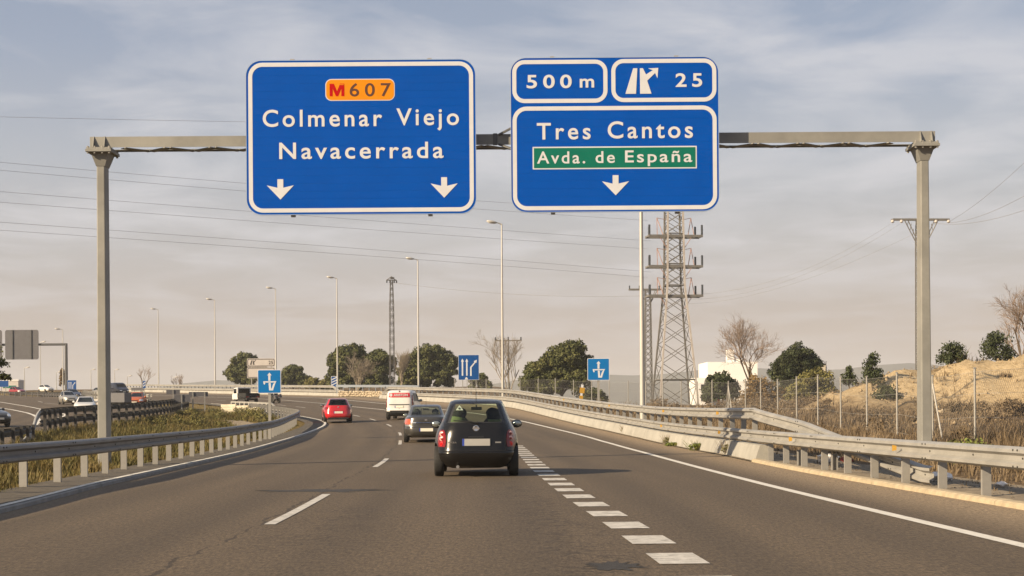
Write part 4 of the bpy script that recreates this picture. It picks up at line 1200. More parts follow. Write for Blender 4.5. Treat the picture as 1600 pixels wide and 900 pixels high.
class Body:
    NS, NL = 18, 26
    def __init__(s, keys, n=34):
        s.L = interp_levels(keys, n)
        P = []
        for k in range(s.NS): P.append((-1 + 2 * k / s.NS, -1.))
        for k in range(s.NL): P.append((1., -1 + 2 * k / s.NL))
        for k in range(s.NS): P.append((1 - 2 * k / s.NS, 1.))
        for k in range(s.NL): P.append((-1., 1 - 2 * k / s.NL))
        s.P = P
    def at(s, z):
        return [float(np.interp(z, s.L[:, 0], s.L[:, c])) for c in range(1, 5)]
    def rear(s, x, z, off=0.):
        w, yr, yf, n = s.at(z); q = min(.999, abs(x) / w)
        b = (yf - yr) / 2
        return (x, (yr + yf) / 2 - b * (1 - q ** n) ** (1 / n) - off, z)
    def front(s, x, z, off=0.):
        w, yr, yf, n = s.at(z); q = min(.999, abs(x) / w); b = (yf - yr) / 2
        return (x, (yr + yf) / 2 + b * (1 - q ** n) ** (1 / n) + off, z)
    def side(s, y, z, sg, off=0.):
        w, yr, yf, n = s.at(z); b = (yf - yr) / 2; q = min(.999, abs(y - (yr + yf) / 2) / b)
        return (sg * (w * (1 - q ** n) ** (1 / n) + off), y, z)
    def grid(s):
        V = []; N = len(s.P)
        for z, w, yr, yf, n in s.L:
            b = (yf - yr) / 2; yc = (yr + yf) / 2
            for u, v in s.P:
                r = 1 / (abs(u) ** n + abs(v) ** n) ** (1 / n)
                V.append((w * u * r, yc + b * v * r, z))
        F = []; info = []
        for i in range(len(s.L) - 1):
            zm = (s.L[i][0] + s.L[i + 1][0]) / 2
            for j in range(N):
                k = (j + 1) % N
                F.append((i * N + j, i * N + k, (i + 1) * N + k, (i + 1) * N + j))
                u = (s.P[j][0] + s.P[k][0]) / 2; v = (s.P[j][1] + s.P[k][1]) / 2
                info.append((zm, u, v, ('rear', 'right', 'front', 'left')[0 if j < s.NS else 1 if j < s.NS + s.NL else 2 if j < 2 * s.NS + s.NL else 3]))
        # caps
        F.append(tuple(reversed(range(N)))); info.append((s.L[0][0] - 1, 0, 0, 'bottom'))
        o = (len(s.L) - 1) * N
        F.append(tuple(range(o, o + N))); info.append((s.L[-1][0], 0, 0, 'top'))
        return V, F, info
def patch(fn, zs, xl, xr, m, off=.006, nx=6):
    """strip following a body surface; fn(x, z, off); zs list, xl/xr callables or lists of equal length"""
    mb = MB(); V = []
    for o_ in (off, -.02):
        for i, z in enumerate(zs):
            for k in range(nx + 1):
                V.append(fn(xl[i] + (xr[i] - xl[i]) * k / nx, z, o_))
    n = nx + 1; nz = len(zs); F = []
    for i in range(nz - 1):
        for k in range(nx):
            F.append((i * n + k, i * n + k + 1, (i + 1) * n + k + 1, (i + 1) * n + k))
    B = nz * n
    bd = [k for k in range(n)] + [i * n + nx for i in range(1, nz)] + [(nz - 1) * n + k for k in range(nx - 1, -1, -1)] + [i * n for i in range(nz - 2, 0, -1)]
    for a, b_ in zip(bd, bd[1:] + bd[:1]): F.append((a, B + a, B + b_, b_))
    mb.add(V, F); return mb
def wheel_meshes(r, w):
    t = MB(); t.lathe([(r * .62, -w / 2), (r * .90, -w / 2), (r * .97, -w * .42), (r, -w * .28), (r, w * .28), (r * .97, w * .42), (r * .90, w / 2), (r * .62, w / 2)], axis='x', n=26)
    tm = t.mesh('tyre', rubber, True, 35)
    q = MB(); q.lathe([(r * .2, -w * .30), (r * .60, -w * .28), (r * .66, -w * .46), (r * .66, w * .46), (r * .60, w * .28), (r * .2, w * .30)], axis='x', n=22)
    for k in range(5):
        a = 2 * PI * k / 5
        M = Matrix.Rotation(a, 4, 'X'); q.box((0, 0, r * .36), (w * .9, r * .16, r * .56), 0, M)
    q.lathe([(r * .14, -w * .47), (r * .14, w * .47)], axis='x', n=10)
    return tm, q.mesh('rim', rim_m, True, 35)
def make_car(name, label, cat, keys, paint, zb, zt, Lw, loc, rz, group=None, rear_w=.80, wheels=(.62, 3.0), wr=.30, track=.72, ww=.18, gl=None, pil=(.50, .62), arch=.36, side_glass=True, front_w=.86, back_glass=True, zband=.03, lower=None):
    gl = gl or glass_car
    t = thing(name, label, cat, loc, rz, group)
    B = Body(keys)
    V, F, info = B.grid()
    mats = [paint, gl, trim_m, under_m]
    I = []
    for zm, u, v, sd_ in info:
        mi = 0
        if zb < zm < zt:
            if sd_ == 'rear' and back_glass:
                if abs(u) < rear_w and zm > zb + zband * 1.2 and zm < zt - zband: mi = 1
                elif abs(u) < rear_w + .10: mi = 2
            elif sd_ == 'front' and abs(u) < front_w: mi = 1
            elif sd_ in ('left', 'right') and side_glass:
                yy_ = (v + 1) / 2
                if .13 < yy_ < .90 and not any(a < yy_ < b_ for a, b_ in (pil if isinstance(pil[0], tuple) else (pil,))): mi = 1
                elif .10 < yy_ < .92: mi = 2
        if lower and zm < lower: mi = 2
        if sd_ == 'bottom': mi = 3
        I.append(mi)
    me = mesh_from(name + '_shell', V, F, mats, I, smooth=True)
    # wheel arches are cut out of the solid shell
    cut = MB()
    for y_ in wheels:
        for sg in (-1, 1):
            cut.lathe([(arch, 0), (arch, .50)], c=(sg * (track + .22) - (.50 if sg > 0 else 0), y_, wr), axis='x', n=28)
    cm = cut.mesh('cutter', [under_m]); co = link('cutter', cm); so = link('shell', me)
    bm = bmesh.new(); bm.from_mesh(cm); bmesh.ops.recalc_face_normals(bm, faces=bm.faces); bm.to_mesh(cm); bm.free()
    bo = so.modifiers.new('b', 'BOOLEAN'); bo.operation = 'DIFFERENCE'; bo.object = co; bo.solver = 'EXACT'; bo.material_mode = 'TRANSFER'
    bpy.context.view_layer.update()
    em = bpy.data.meshes.new_from_object(so.evaluated_get(bpy.context.evaluated_depsgraph_get()))
    bpy.data.objects.remove(so); bpy.data.objects.remove(co)
    # split glass from the rest
    def keep(src, names, test):
        bm = bmesh.new(); bm.from_mesh(src)
        idx = [i for i, m_ in enumerate(src.materials) if m_ and m_.name in names]
        bmesh.ops.delete(bm, geom=[f for f in bm.faces if (f.material_index in idx) != test], context='FACES')
        bmesh.ops.delete(bm, geom=[v for v in bm.verts if not v.link_faces], context='VERTS')
        m2_ = bpy.data.meshes.new(src.name)
        for m_ in src.materials: m2_.materials.append(m_)
        bm.to_mesh(m2_); bm.free(); return m2_
    body = keep(em, [gl.name], False); body.name = 'body'
    body.set_sharp_from_angle(angle=R(38))
    link('body', body, t)
    gm = keep(em, [gl.name], True)
    bm = bmesh.new(); bm.from_mesh(gm)
    groups_ = {}
    for f in bm.faces:
        c = f.calc_center_median(); n = f.normal
        key = 'rear_window' if n.y < -.55 else 'windscreen' if n.y > .5 else 'side_window' + ('L' if c.x < 0 else 'R')
        groups_.setdefault(key, []).append(f.index)
    bm.free()
    for key, ids in groups_.items():
        s_ = set(ids); bm = bmesh.new(); bm.from_mesh(gm); bm.faces.ensure_lookup_table()
        bmesh.ops.delete(bm, geom=[f for f in bm.faces if f.index not in s_], context='FACES')
        nm = key.rstrip('LR'); m2_ = bpy.data.meshes.new(nm)
        for m_ in gm.materials: m2_.materials.append(m_)
        bm.to_mesh(m2_); bm.free(); link(nm, m2_, t)
    bpy.data.meshes.remove(em); bpy.data.meshes.remove(gm)
    tm, rm = wheel_meshes(wr, ww)
    for y_ in wheels:
        for sg in (-1, 1):
            w_ = link('wheel', tm, t); w_.location = (sg * track, y_, wr)
            r_ = link('rim', rm, w_)
    return t, B
def seats(t, xs, y_, m=seat_m, zs=.75, ztop=1.30, w=.46):
    for x in xs:
        mb = MB(); V, F = ell((x, y_, zs), (w / 2, .10, .42), 14, 8); mb.add(V, F)
        mb.build('seat', m, t, smooth=True)
        mb = MB(); V, F = ell((x, y_ - .03, ztop), (.135, .06, .115), 14, 8); mb.add(V, F); mb.box((x, y_, ztop - .13), (.10, .02, .12)); mb.build('headrest', m, t, smooth=True)
def mirrors(t, B, paint, y_, z, w=.16):
    for sg in (-1, 1):
        x0 = B.side(y_, z, sg)[0]
        mb = MB(); V, F = ell((x0 + sg * (.12), y_, z + .03), (.115, .075, .085), 14, 8); mb.add(V, F); mb.box((x0 + sg * .0, y_ + .02, z - .03), (.10, .05, .04))
        o = mb.build('door_mirror', paint, t, smooth=True)
        mb = MB(); V, F = ell((x0 + sg * .125, y_ - .060, z + .03), (.090, .022, .065), 12, 6); mb.add(V, F); mb.build('mirror_glass', MAT.get('mirror') or mat('mirror', (.34, .36, .33), .12, .75), o, smooth=True)
def plate(t, B, zc, w=.52, h=.115, end='rear', m=plate_m, blue=True, off=.018):
    fn = B.rear if end == 'rear' else B.front
    y0 = fn(0, zc, off)[1]; s = 1 if end == 'rear' else -1
    mb = MB(); mb.box((0, y0 + s * .006, zc), (w + .016, .012, h + .016), 1); mb.box((.02, y0 - s * .002, zc), (w - .04, .008, h), 0)
    o = mb.build('number_plate', [m, trim_m], t)
    if blue:
        MB().box((-w / 2 + .022 if s > 0 else w / 2 - .022, y0 - s * .002, zc), (.042, .008, h)).build('plate_band', plate_blue, o)

# --- black hatchback straight ahead
kz = [(.17, .69, .22, 3.42, 5), (.22, .74, .10, 3.55, 5), (.30, .795, .035, 3.66, 5), (.40, .828, .003, 3.71, 4.9), (.47, .838, .0, 3.72, 4.8), (.50, .838, .025, 3.70, 4.8), (.62, .842, .05, 3.66, 4.6), (.78, .822, .075, 3.52, 4.4), (.90, .785, .105, 3.25, 4.3), (.99, .738, .14, 2.95, 4.2), (1.05, .705, .17, 2.78, 4.2), (1.18, .648, .25, 2.48, 4.2), (1.32, .590, .35, 2.18, 4.2), (1.42, .550, .46, 1.96, 4.0), (1.475, .515, .60, 1.78, 3.6), (1.508, .44, .82, 1.55, 3.0), (1.522, .30, 1.0, 1.38, 2.6)]
car, B = make_car('hatchback_car', 'black rounded hatchback with red tail lamps directly ahead, nearest car in the lane', 'car', kz, black_paint, 1.045, 1.455, 3.72, (-.70, 31.05, 0), R(1.0), rear_w=.83, wheels=(.60, 3.02), wr=.30, track=.735, ww=.185, pil=(.50, .58), zband=.035)
for sg in (-1, 1):
    zs = [.585, .62, .68, .75, .82, .88, .915]
    xi = [.615, .600, .592, .592, .597, .612, .632]; xo = [.742, .752, .757, .755, .745, .728, .706]
    if sg > 0: xl, xr = xi, xo
    else: xl, xr = [-v for v in xo], [-v for v in xi]
    o = patch(B.rear, zs, xl, xr, lamp_red, .012).build('tail_lamp', lamp_red, car, smooth=True, angle=40)
    for zc, m_ in ((.838, lamp_clear), (.745, lamp_clear)):
        x = sg * .672; y0 = B.rear(x, zc, .016)[1]
        nrm = -R(20) * sg
        mb = MB(); mb.lathe([(.012, -.012), (.026, -.008), (.050, -.004), (.052, .01)], c=(0, 0, 0), axis='y', n=20, M=Matrix.Translation((x, y0, zc)) @ Matrix.Rotation(-R(28) * -sg, 4, 'Z'))
        mb.build('lens', m_, o, smooth=True)
        mb = MB(); mb.lathe([(.010, -.018), (.024, -.014), (.025, .0)], axis='y', n=16, M=Matrix.Translation((x, y0, zc)) @ Matrix.Rotation(R(28) * sg, 4, 'Z')); mb.build('bulb_ring', lamp_red if zc > .8 else lamp_red, o)
    x = sg * .672
    mb = MB(); mb.lathe([(.02, -.006), (.045, -.002), (.047, .01)], axis='y', n=16, M=Matrix.Translation((x, B.rear(x, .645, .014)[1], .645)) @ Matrix.Rotation(R(28) * sg, 4, 'Z')); mb.build('lens', lamp_red2, o)
plate(car, B, .675, .54, .135)
# recess round the plate, handle lip, emblem and badges
patch(B.rear, [.765, .785], [-.16, -.15], [.16, .15], trim_m, .02).build('tailgate_handle', trim_m, car)
ze = .945; y0 = B.rear(0, ze, .012)[1]
mb = MB(); mb.lathe([(.036, -.008), (.048, -.012), (.058, -.008), (.058, .01), (.036, .01)], axis='y', n=26, c=(0, y0, ze)); mb.prism([(-.075, ze), (-.055, ze - .018), (.055, ze - .018), (.075, ze), (.055, ze + .018), (-.055, ze + .018)], y0 - .016, y0 + .006); mb.build('emblem', chrome_m, car, smooth=True, angle=40, fix=True)
for (tx, x, w_) in (('MICRA', -.545, .165), ('', .37, .115)):
    z_ = .655; y0 = B.rear(x + w_ / 2, z_, .012)[1]
    if tx:
        o = link('badge', text_mesh(tx, chrome_m, w_, .032, 1.1, .03), car); o.location = (x, y0, z_); o.rotation_euler = (0, 0, R(-4))
    else:
        MB().box((x + w_ / 2, y0, z_ + .016), (w_, .01, .028)).build('badge', MAT.get('badge_dull') or mat('badge_dull', (.30, .29, .28), .35, .6), car)
# seams: bumper line, tailgate outline, wiper, aerial, tow cover, exhaust, fog lamps
seam = MAT.get('seam') or mat('seam', (.004, .004, .004), .9)
mb = MB()
for k in range(24):
    xa = -.80 + 1.6 * k / 24; xb = -.80 + 1.6 * (k + 1) / 24
    a, b_ = B.rear(xa, .505, .002), B.rear(xb, .505, .002)
    mb.tube(a, b_, .005, n=4)
for sg in (-1, 1):
    pts = [B.rear(sg * x, z, .001) for x, z in ((.57, .51), (.575, .70), (.59, .92), (.625, 1.0), (.635, 1.06))]
    mb.path(pts, .0045, 4)
mb.build('panel_seam', seam, car)
mb = MB(); a = B.rear(.03, 1.06, .03); b_ = B.rear(-.42, 1.095, .035); mb.tube(a, b_, .009, .006, 6); mb.lathe([(.022, -.02), (.022, .03)], axis='y', n=10, c=(.03, a[1], 1.06)); mb.tube((b_[0] - .02, b_[1], 1.10), (a[0] - .1, a[1] + .01, 1.085), .006, n=4); mb.build('rear_wiper', trim_m, car)
MB().tube((0, .95, 1.52), (0, .70, 1.74), .006, .003, 5).build('aerial', trim_m, car)
mb = MB(); mb.tube((-.36, .02, .20), (-.36, .5, .20), .032, n=12); mb.build('exhaust_pipe', rim_m, car)
for sg in (-1, 1):
    patch(B.rear, [.345, .385], sorted([sg * .52, sg * .68]), sorted([sg * .52, sg * .68]), lamp_red, .006).build('bumper_reflector', MAT.get('dim_red') or mat('dim_red', (.10, .008, .008), .3), car)
seats(car, (-.33, .33), 1.72, zs=.78, ztop=1.24, w=.50)
# child seat on the rear bench left, second headrest right, parcel shelf, dashboard, inside mirror
mb = MB(); V, F = ell((-.40, 1.02, 1.02), (.20, .14, .24), 14, 8); mb.add(V, F); V, F = ell((-.38, 1.0, 1.19), (.15, .09, .10), 12, 6); mb.add(V, F, 1); mb.build('child_seat', [child_m, seat_m], car, smooth=True)
mb = MB(); V, F = ell((.36, 1.0, 1.20), (.155, .07, .14), 14, 8); mb.add(V, F); mb.build('headrest', seat_m, car, smooth=True)
mb = MB(); mb.box((.36, .97, 1.07), (.26, .08, .09)); mb.build('headrest_base', child_m, car)
mb = MB(); mb.box((0, 1.08, .70), (1.12, .16, .62)); mb.build('rear_bench', seat_m, car)
mb = MB(); mb.box((0, .62, .985), (1.02, .62, .02)); mb.build('parcel_shelf', seat_m, car)
mb = MB(); mb.box((0, 2.46, .90), (1.10, .40, .26)); mb.build('dashboard', seat_m, car)
mb = MB(); mb.box((0, 2.05, 1.335), (.22, .03, .065)); mb.box((0, 2.12, 1.38), (.03, .10, .05)); mb.build('inside_mirror', trim_m, car)
mb = MB(); mb.box((0, 1.45, .33), (1.2, 2.3, .04)); mb.build('floor_pan', seat_m, car)
mb = MB(); y0 = .40; tri = [(-.40, 1.30), (-.25, 1.30), (-.325, 1.40)]
yy_ = [B.rear(x, z, -.012)[1] for x, z in tri]
mb.add([(x, y, z) for (x, z), y in zip(tri, yy_)] + [(x, y + .004, z) for (x, z), y in zip(tri, yy_)], [(0, 1, 2), (5, 4, 3), (0, 3, 4, 1), (1, 4, 5, 2), (2, 5, 3, 0)]); st = mb.build('window_sticker', sign_white, car, fix=True)
V, F = ell((-.327, 1.335, 0), (.022, .02, .003), 10, 4)
mb = MB(); mb.add([(x, B.rear(x, y, -.006)[1] + 0 * z, y) for x, y, z in V], F); mb.build('sticker_figure', dark_steel, st)
mirrors(car, B, black_paint, 2.42, .985)

# --- grey saloon
kz = [(.19, .70, .25, 4.40, 4.8), (.28, .80, .06, 4.52, 5), (.42, .865, .0, 4.57, 5), (.55, .872, .01, 4.58, 5), (.58, .872, .035, 4.57, 5), (.74, .868, .06, 4.50, 4.8), (.88, .835, .08, 4.20, 4.6), (.95, .80, .10, 3.75, 4.6), (.985, .765, .16, 3.42, 4.4), (1.0, .745, .38, 3.30, 4.4), (1.03, .725, .56, 3.22, 4.4), (1.12, .69, .72, 3.0, 4.4), (1.26, .63, .96, 2.66, 4.2), (1.36, .59, 1.14, 2.42, 4.0), (1.42, .54, 1.34, 2.2, 3.6), (1.45, .44, 1.6, 1.95, 3.0)]
car, B = make_car('saloon_car', 'dark grey saloon with orange-red tail lamps ahead to the left of the black hatchback', 'car', kz, grey_paint, 1.025, 1.385, 4.58, (-3.26, 60.7, road_z(-3.28, 61.3)), R(3.0), rear_w=.84, wheels=(.85, 3.5), wr=.315, track=.765, ww=.19, pil=((.48, .55),), arch=.37)
lamp_or = mat('tail_lamp_orange_red', (.72, .09, .03), .12, 0, (20, .4), coat=.8)
for sg in (-1, 1):
    zs = [.70, .74, .80, .86, .90]
    xi, xo = [.62, .61, .605, .61, .63], [.82, .825, .82, .80, .775]
    xl, xr = (xi, xo) if sg > 0 else ([-v for v in xo], [-v for v in xi])
    o = patch(B.rear, zs, xl, xr, lamp_or, .014).build('tail_lamp', lamp_or, car, smooth=True, angle=40)
    zs = [.625, .655, .685]; xi, xo = [.60, .59, .60], [.80, .815, .815]; xl, xr = (xi, xo) if sg > 0 else ([-v for v in xo], [-v for v in xi])
    patch(B.rear, zs, xl, xr, lamp_clear, .010).build('lamp_strip', MAT['rim_alloy'], o)
patch(B.rear, [.745, .775], [-.58, -.58], [.58, .58], chrome_m, .016).build('chrome_strip', chrome_m, car)
plate(car, B, .49, .52, .12, m=MAT.get('plate_bright') or mat('plate_bright', (.66, .62, .52), .5))
MB().box((0, B.rear(0, .86, .012)[1], .86), (.10, .02, .055)).build('emblem', chrome_m, car)
MB().tube((0, 1.7, 1.45), (0, 1.55, 1.72), .007, .004, 5).build('aerial', trim_m, car)
mb = MB()
for k in range(20):
    a, b_ = B.rear(-.83 + 1.66 * k / 20, .575, .002), B.rear(-.83 + 1.66 * (k + 1) / 20, .575, .002); mb.tube(a, b_, .006, n=4)
mb.build('panel_seam', seam, car)
seats(car, (-.36, .36), 2.25, zs=.72, ztop=1.18, w=.5)
seats(car, (-.36, .36), 1.25, zs=.66, ztop=1.06, w=.5)
MB().box((0, .95, .95), (1.2, .6, .02)).build('parcel_shelf', seat_m, car)
MB().box((0, 3.0, .86), (1.2, .4, .22)).build('dashboard', seat_m, car)
MB().box((.0, 2.6, 1.27), (.24, .03, .07)).build('inside_mirror', trim_m, car)
mirrors(car, B, grey_paint, 2.95, 1.0)

# --- red hatchback
kz = [(.20, .70, .24, 3.85, 4.6), (.28, .78, .08, 3.98, 5), (.42, .835, .0, 4.05, 5), (.56, .845, .01, 4.05, 5), (.60, .845, .03, 4.03, 5), (.78, .84, .06, 3.9, 4.6), (.92, .80, .10, 3.5, 4.4), (1.0, .76, .14, 3.1, 4.4), (1.06, .72, .19, 2.9, 4.4), (1.22, .64, .32, 2.5, 4.2), (1.34, .59, .44, 2.2, 4.0), (1.40, .55, .58, 2.0, 3.6), (1.44, .45, .9, 1.7, 3.0)]
car, B = make_car('hatchback_car', 'bright red hatchback in the left lane beside the tip of the grass island', 'car', kz, red_paint, 1.04, 1.385, 4.05, (-10.14, 93.4, road_z(-10.2, 94.2)), R(9), rear_w=.80, wheels=(.68, 3.15), wr=.305, track=.74, ww=.19, pil=(.50, .57), gl=glass_dark)
for sg in (-1, 1):
    zs = [.78, .84, .90, .95]; xi, xo = [.60, .58, .58, .60], [.80, .80, .79, .77]; xl, xr = (xi, xo) if sg > 0 else ([-v for v in xo], [-v for v in xi])
    patch(B.rear, zs, xl, xr, lamp_red, .012).build('tail_lamp', lamp_red, car)
plate(car, B, .62, .52, .12, m=MAT['plate_bright'])
MB().box((0, B.rear(0, .93, .012)[1], .93), (.09, .02, .07)).build('emblem', chrome_m, car)
MB().box((0, .1, .27), (1.2, .12, .1)).build('lower_bumper', trim_m, car)
seats(car, (-.34, .34), 1.9, zs=.7, ztop=1.18)
mirrors(car, B, trim_m, 2.6, 1.0)

# --- white van
kz = [(.22, .74, .22, 4.05, 5), (.32, .83, .05, 4.2, 6), (.46, .875, .0, 4.28, 6.5), (.62, .88, .0, 4.3, 6.5), (.66, .88, .03, 4.28, 7), (.9, .885, .04, 4.05, 7), (1.05, .875, .05, 3.55, 7), (1.15, .865, .06, 3.2, 7), (1.4, .83, .09, 2.85, 7), (1.62, .785, .13, 2.5, 6.5), (1.72, .75, .17, 2.3, 5.5), (1.78, .68, .26, 2.15, 4.5), (1.81, .52, .5, 1.9, 3.5)]
car, B = make_car('delivery_van', 'white delivery van with a red banner across its rear doors beyond the grey saloon', 'van', kz, white_car, 1.13, 1.64, 4.3, (-6.86, 97.2, road_z(-6.86, 98)), R(-4.5), rear_w=.80, wheels=(.75, 3.45), wr=.32, track=.775, ww=.2, pil=((.0, .63), (.80, .83)), gl=glass_dark, back_glass=False, lower=.52)
patch(B.rear, [1.36, 1.45, 1.55, 1.64], [-.66, -.65, -.64, -.62], [.66, .65, .64, .62], sign_red, .02).build('banner', MAT.get('banner_red') or mat('banner_red', (.42, .022, .03), .5), car)
o = link('lettering', text_mesh('ARISTON', sign_white, .86, .15, 1.05, .03), car); o.location = (-.33, B.rear(0, 1.5, .03)[1] - .02, 1.43); o.rotation_euler = (R(10), 0, 0)
mb = MB(); mb.lathe([(.04, -.005), (.06, -.012), (.09, -.005), (.09, .01), (.04, .01)], axis='y', n=16, c=(-.50, B.rear(-.5, 1.5, .03)[1], 1.50)); mb.build('logo', sign_white, car)
for sg in (-1, 1):
    zs = [.74, .85, 1.0, 1.25, 1.5]; xi, xo = [.77, .765, .765, .755, .745], [.85, .855, .85, .825, .79]; xl, xr = (xi, xo) if sg > 0 else ([-v for v in xo], [-v for v in xi])
    patch(B.rear, zs, xl, xr, lamp_red, .012).build('tail_lamp', lamp_red, car)
patch(B.rear, [.90, .945], [-.62, -.62], [.62, .62], trim_m, .02).build('trim_strip', trim_m, car)
plate(car, B, .79, .52, .12, m=MAT['plate_bright'])
patch(B.rear, [.40, .56], [-.80, -.80], [.80, .80], trim_m, .03).build('rear_bumper', trim_m, car)
mb = MB(); mb.tube(B.rear(0, .66, .004), B.rear(0, 1.70, .004), .008, n=4); mb.build('door_seam', seam, car)
mb = MB(); mb.lathe([(.03, -.03), (.05, 0), (.03, .03)], axis='x', n=10, c=(0, .15, 1.73)); mb.build('brake_lamp', lamp_red, car)
mirrors(car, B, trim_m, 3.0, 1.16)
mb = MB(); mb.box((B.side(1.2, .72, -1)[0] - .012, 1.7, .66), (.03, 3.0, .06)); mb.build('side_strip', trim_m, car)

# --- oncoming silver hatchback (front towards us)
def oncoming(name, label, paint, loc, rz, keys, zb, zt, cat='car', **kw):
    car, B = make_car(name, label, cat, keys, paint, zb, zt, 4., loc, rz, gl=glass_dark, group=kw.pop('group', None), **kw)
    for sg in (-1, 1):
        zs = [.62, .70, .78]; xi, xo = [.46, .44, .50], [.74, .77, .76]; xl, xr = (xi, xo) if sg > 0 else ([-v for v in xo], [-v for v in xi])
        patch(B.front, zs, xl, xr, lamp_head, .012).build('headlamp', lamp_head, car, fix=True)
    patch(B.front, [.34, .42, .50], [-.55, -.58, -.55], [.55, .58, .55], trim_m, .012).build('grille', trim_m, car, fix=True)
    patch(B.front, [.60, .68], [-.34, -.36], [.34, .36], trim_m, .012).build('upper_grille', trim_m, car, fix=True)
    plate(car, B, .50, end='front', m=MAT['plate_bright'], blue=False)
    mirrors(car, B, paint, 2.55, 1.0)
    return car, B
khatch = [(.20, .70, .24, 3.8, 4.4), (.28, .78, .08, 3.95, 4.6), (.42, .83, .0, 4.02, 4.6), (.56, .845, .01, 4.0, 4.4), (.78, .84, .06, 3.82, 4.2), (.92, .80, .10, 3.42, 4.2), (1.0, .76, .14, 3.1, 4.4), (1.06, .72, .19, 2.9, 4.4), (1.22, .65, .32, 2.5, 4.2), (1.36, .60, .46, 2.15, 4.0), (1.46, .55, .62, 1.9, 3.6), (1.50, .45, .9, 1.65, 3.0)]
def gz(x, y_): return road_z(x, y_)
oncoming('hatchback_car', 'silver hatchback driving towards the camera on the ramp at the left', silver_paint, (-50.4, 180.4, gz(-50.8, 178)), R(180 + 26), khatch, 1.04, 1.42, wheels=(.7, 3.1), track=.735)
ksal = [(.20, .72, .25, 4.2, 4.6), (.30, .82, .06, 4.4, 4.8), (.46, .86, .0, 4.46, 4.8), (.62, .865, .02, 4.44, 4.6), (.80, .85, .06, 4.2, 4.4), (.92, .80, .12, 3.7, 4.4), (.98, .76, .3, 3.3, 4.4), (1.02, .74, .5, 3.15, 4.4), (1.14, .69, .72, 2.9, 4.4), (1.28, .63, .98, 2.58, 4.2), (1.38, .58, 1.2, 2.3, 3.8), (1.44, .45, 1.6, 2.0, 3.0)]
oncoming('saloon_car', 'white saloon showing only its pale-framed windscreen above the dark guardrail', white_car, (-34.5, 129.5, gz(-35.0, 127)), R(180 + 14), ksal, 1.0, 1.38, wheels=(.8, 3.5), track=.75)
oncoming('hatchback_car', 'dark hatchback close behind the oncoming silver car', dark_blue_paint, (-60.6, 219, gz(-61, 217)), R(180 + 30), khatch, 1.04, 1.42, wheels=(.7, 3.1), track=.735)
oncoming('saloon_car', 'grey car half hidden by the guardrail at the left picture edge', grey_paint, (-32.0, 95.0, gz(-32.4, 92.5)), R(180 + 38), ksal, 1.0, 1.38, wheels=(.8, 3.5), track=.75)
oncoming('hatchback_car', 'dark red car beyond the rail at the far left edge', dark_red_paint, (-92.3, 295, gz(-93, 293)), R(180 + 48), khatch, 1.04, 1.42, wheels=(.7, 3.1), track=.735)
oncoming('hatchback_car', 'far white car between the red car and the silver car', white_car, (-93, 316, gz(-93, 314)), R(180 + 45), khatch, 1.04, 1.42, wheels=(.7, 3.1), track=.735)
oncoming('saloon_car', 'far pale grey car just left of the gantry leg', silver_paint, (-66.0, 253, gz(-67, 250)), R(180 + 40), ksal, 1.0, 1.38, wheels=(.8, 3.5), track=.75)
kvan = [(.22, .80, .22, 4.6, 5), (.32, .92, .05, 4.8, 6), (.62, .96, .0, 4.9, 6.5), (.95, .96, .02, 4.75, 7), (1.15, .95, .03, 4.3, 7), (1.35, .93, .05, 4.05, 7), (1.75, .88, .08, 3.6, 6.5), (1.92, .84, .12, 3.35, 5), (2.0, .7, .3, 3.1, 4)]
oncoming('delivery_van', 'far dark blue van partly behind the left gantry leg', dark_blue_paint, (-65.4, 261, gz(-66, 258)), R(180 + 40), kvan, 1.28, 1.80, cat='van', wheels=(.9, 4.0), track=.84, arch=.38, side_glass=False)
# grey box truck and orange car behind the dark rail
tx, ty = -36.8, 153.5
t = thing('box_truck', 'grey box truck body just right of the left gantry leg behind the dark rail', 'truck', (tx, ty, gz(tx, ty)), R(78))
mb = MB(); mb.box((0, .75, 1.0), (1.5, 1.5, .95)); o = mb.build('cargo_box', sign_back, t); bv = o.modifiers.new('b', 'BEVEL'); bv.width = .05
mb = MB(); mb.prism([(1.6, .35), (2.9, .35), (2.95, .85), (2.7, 1.0), (2.4, 1.45), (1.6, 1.5)], -.8, .8, M=Matrix.Rotation(R(90), 4, 'Z')); mb.build('cab', sign_grey, t, fix=True)
MB().box((0, 1.4, .45), (1.3, 2.6, .14)).build('chassis', under_m, t)
tm, rm = wheel_meshes(.28, .18)
for y_ in (.5, 2.4):
    for sg in (-1, 1):
        w_ = link('wheel', tm, t); w_.location = (sg * .62, y_, .28); link('rim', rm, w_)
oncoming('hatchback_car', 'orange-red car peeping over the dark rail beside the grey box truck', orange_paint, (-37.35, 160.5, gz(-37, 158)), R(180 + 6), khatch, 1.04, 1.42, wheels=(.7, 3.1), track=.735)

# --- small white truck half hidden behind the turn sign, on the far side of the island
tx, ty = -26.3, 162.5
t = thing('utility_truck', 'small white utility truck partly hidden behind the light-blue turn sign', 'truck', (tx, ty, gz(tx, ty)), R(32))
mb = MB(); mb.prism([(2.3, .5), (3.7, .5), (3.75, 1.0), (3.55, 1.15), (3.25, 1.72), (2.3, 1.75)], -.75, .75, M=Matrix.Rotation(R(90), 4, 'Z')); o = mb.build('cab', white_car, t, fix=True); bv = o.modifiers.new('b', 'BEVEL'); bv.width = .06; bv.segments = 2
MB().box((0, 2.28, 1.40), (1.2, .04, .5)).build('rear_window', glass_dark, t)
for sg in (-1, 1):
    MB().box((sg * .77, 2.85, 1.38), (.03, .7, .45)).build('side_window', glass_dark, t)
    MB().box((sg * .74, 1.15, .95), (.06, 2.2, .38)).build('side_board', under_m, t)
    MB().box((sg * .55, -.02, .75), (.26, .05, .12)).build('tail_lamp', lamp_red, t)
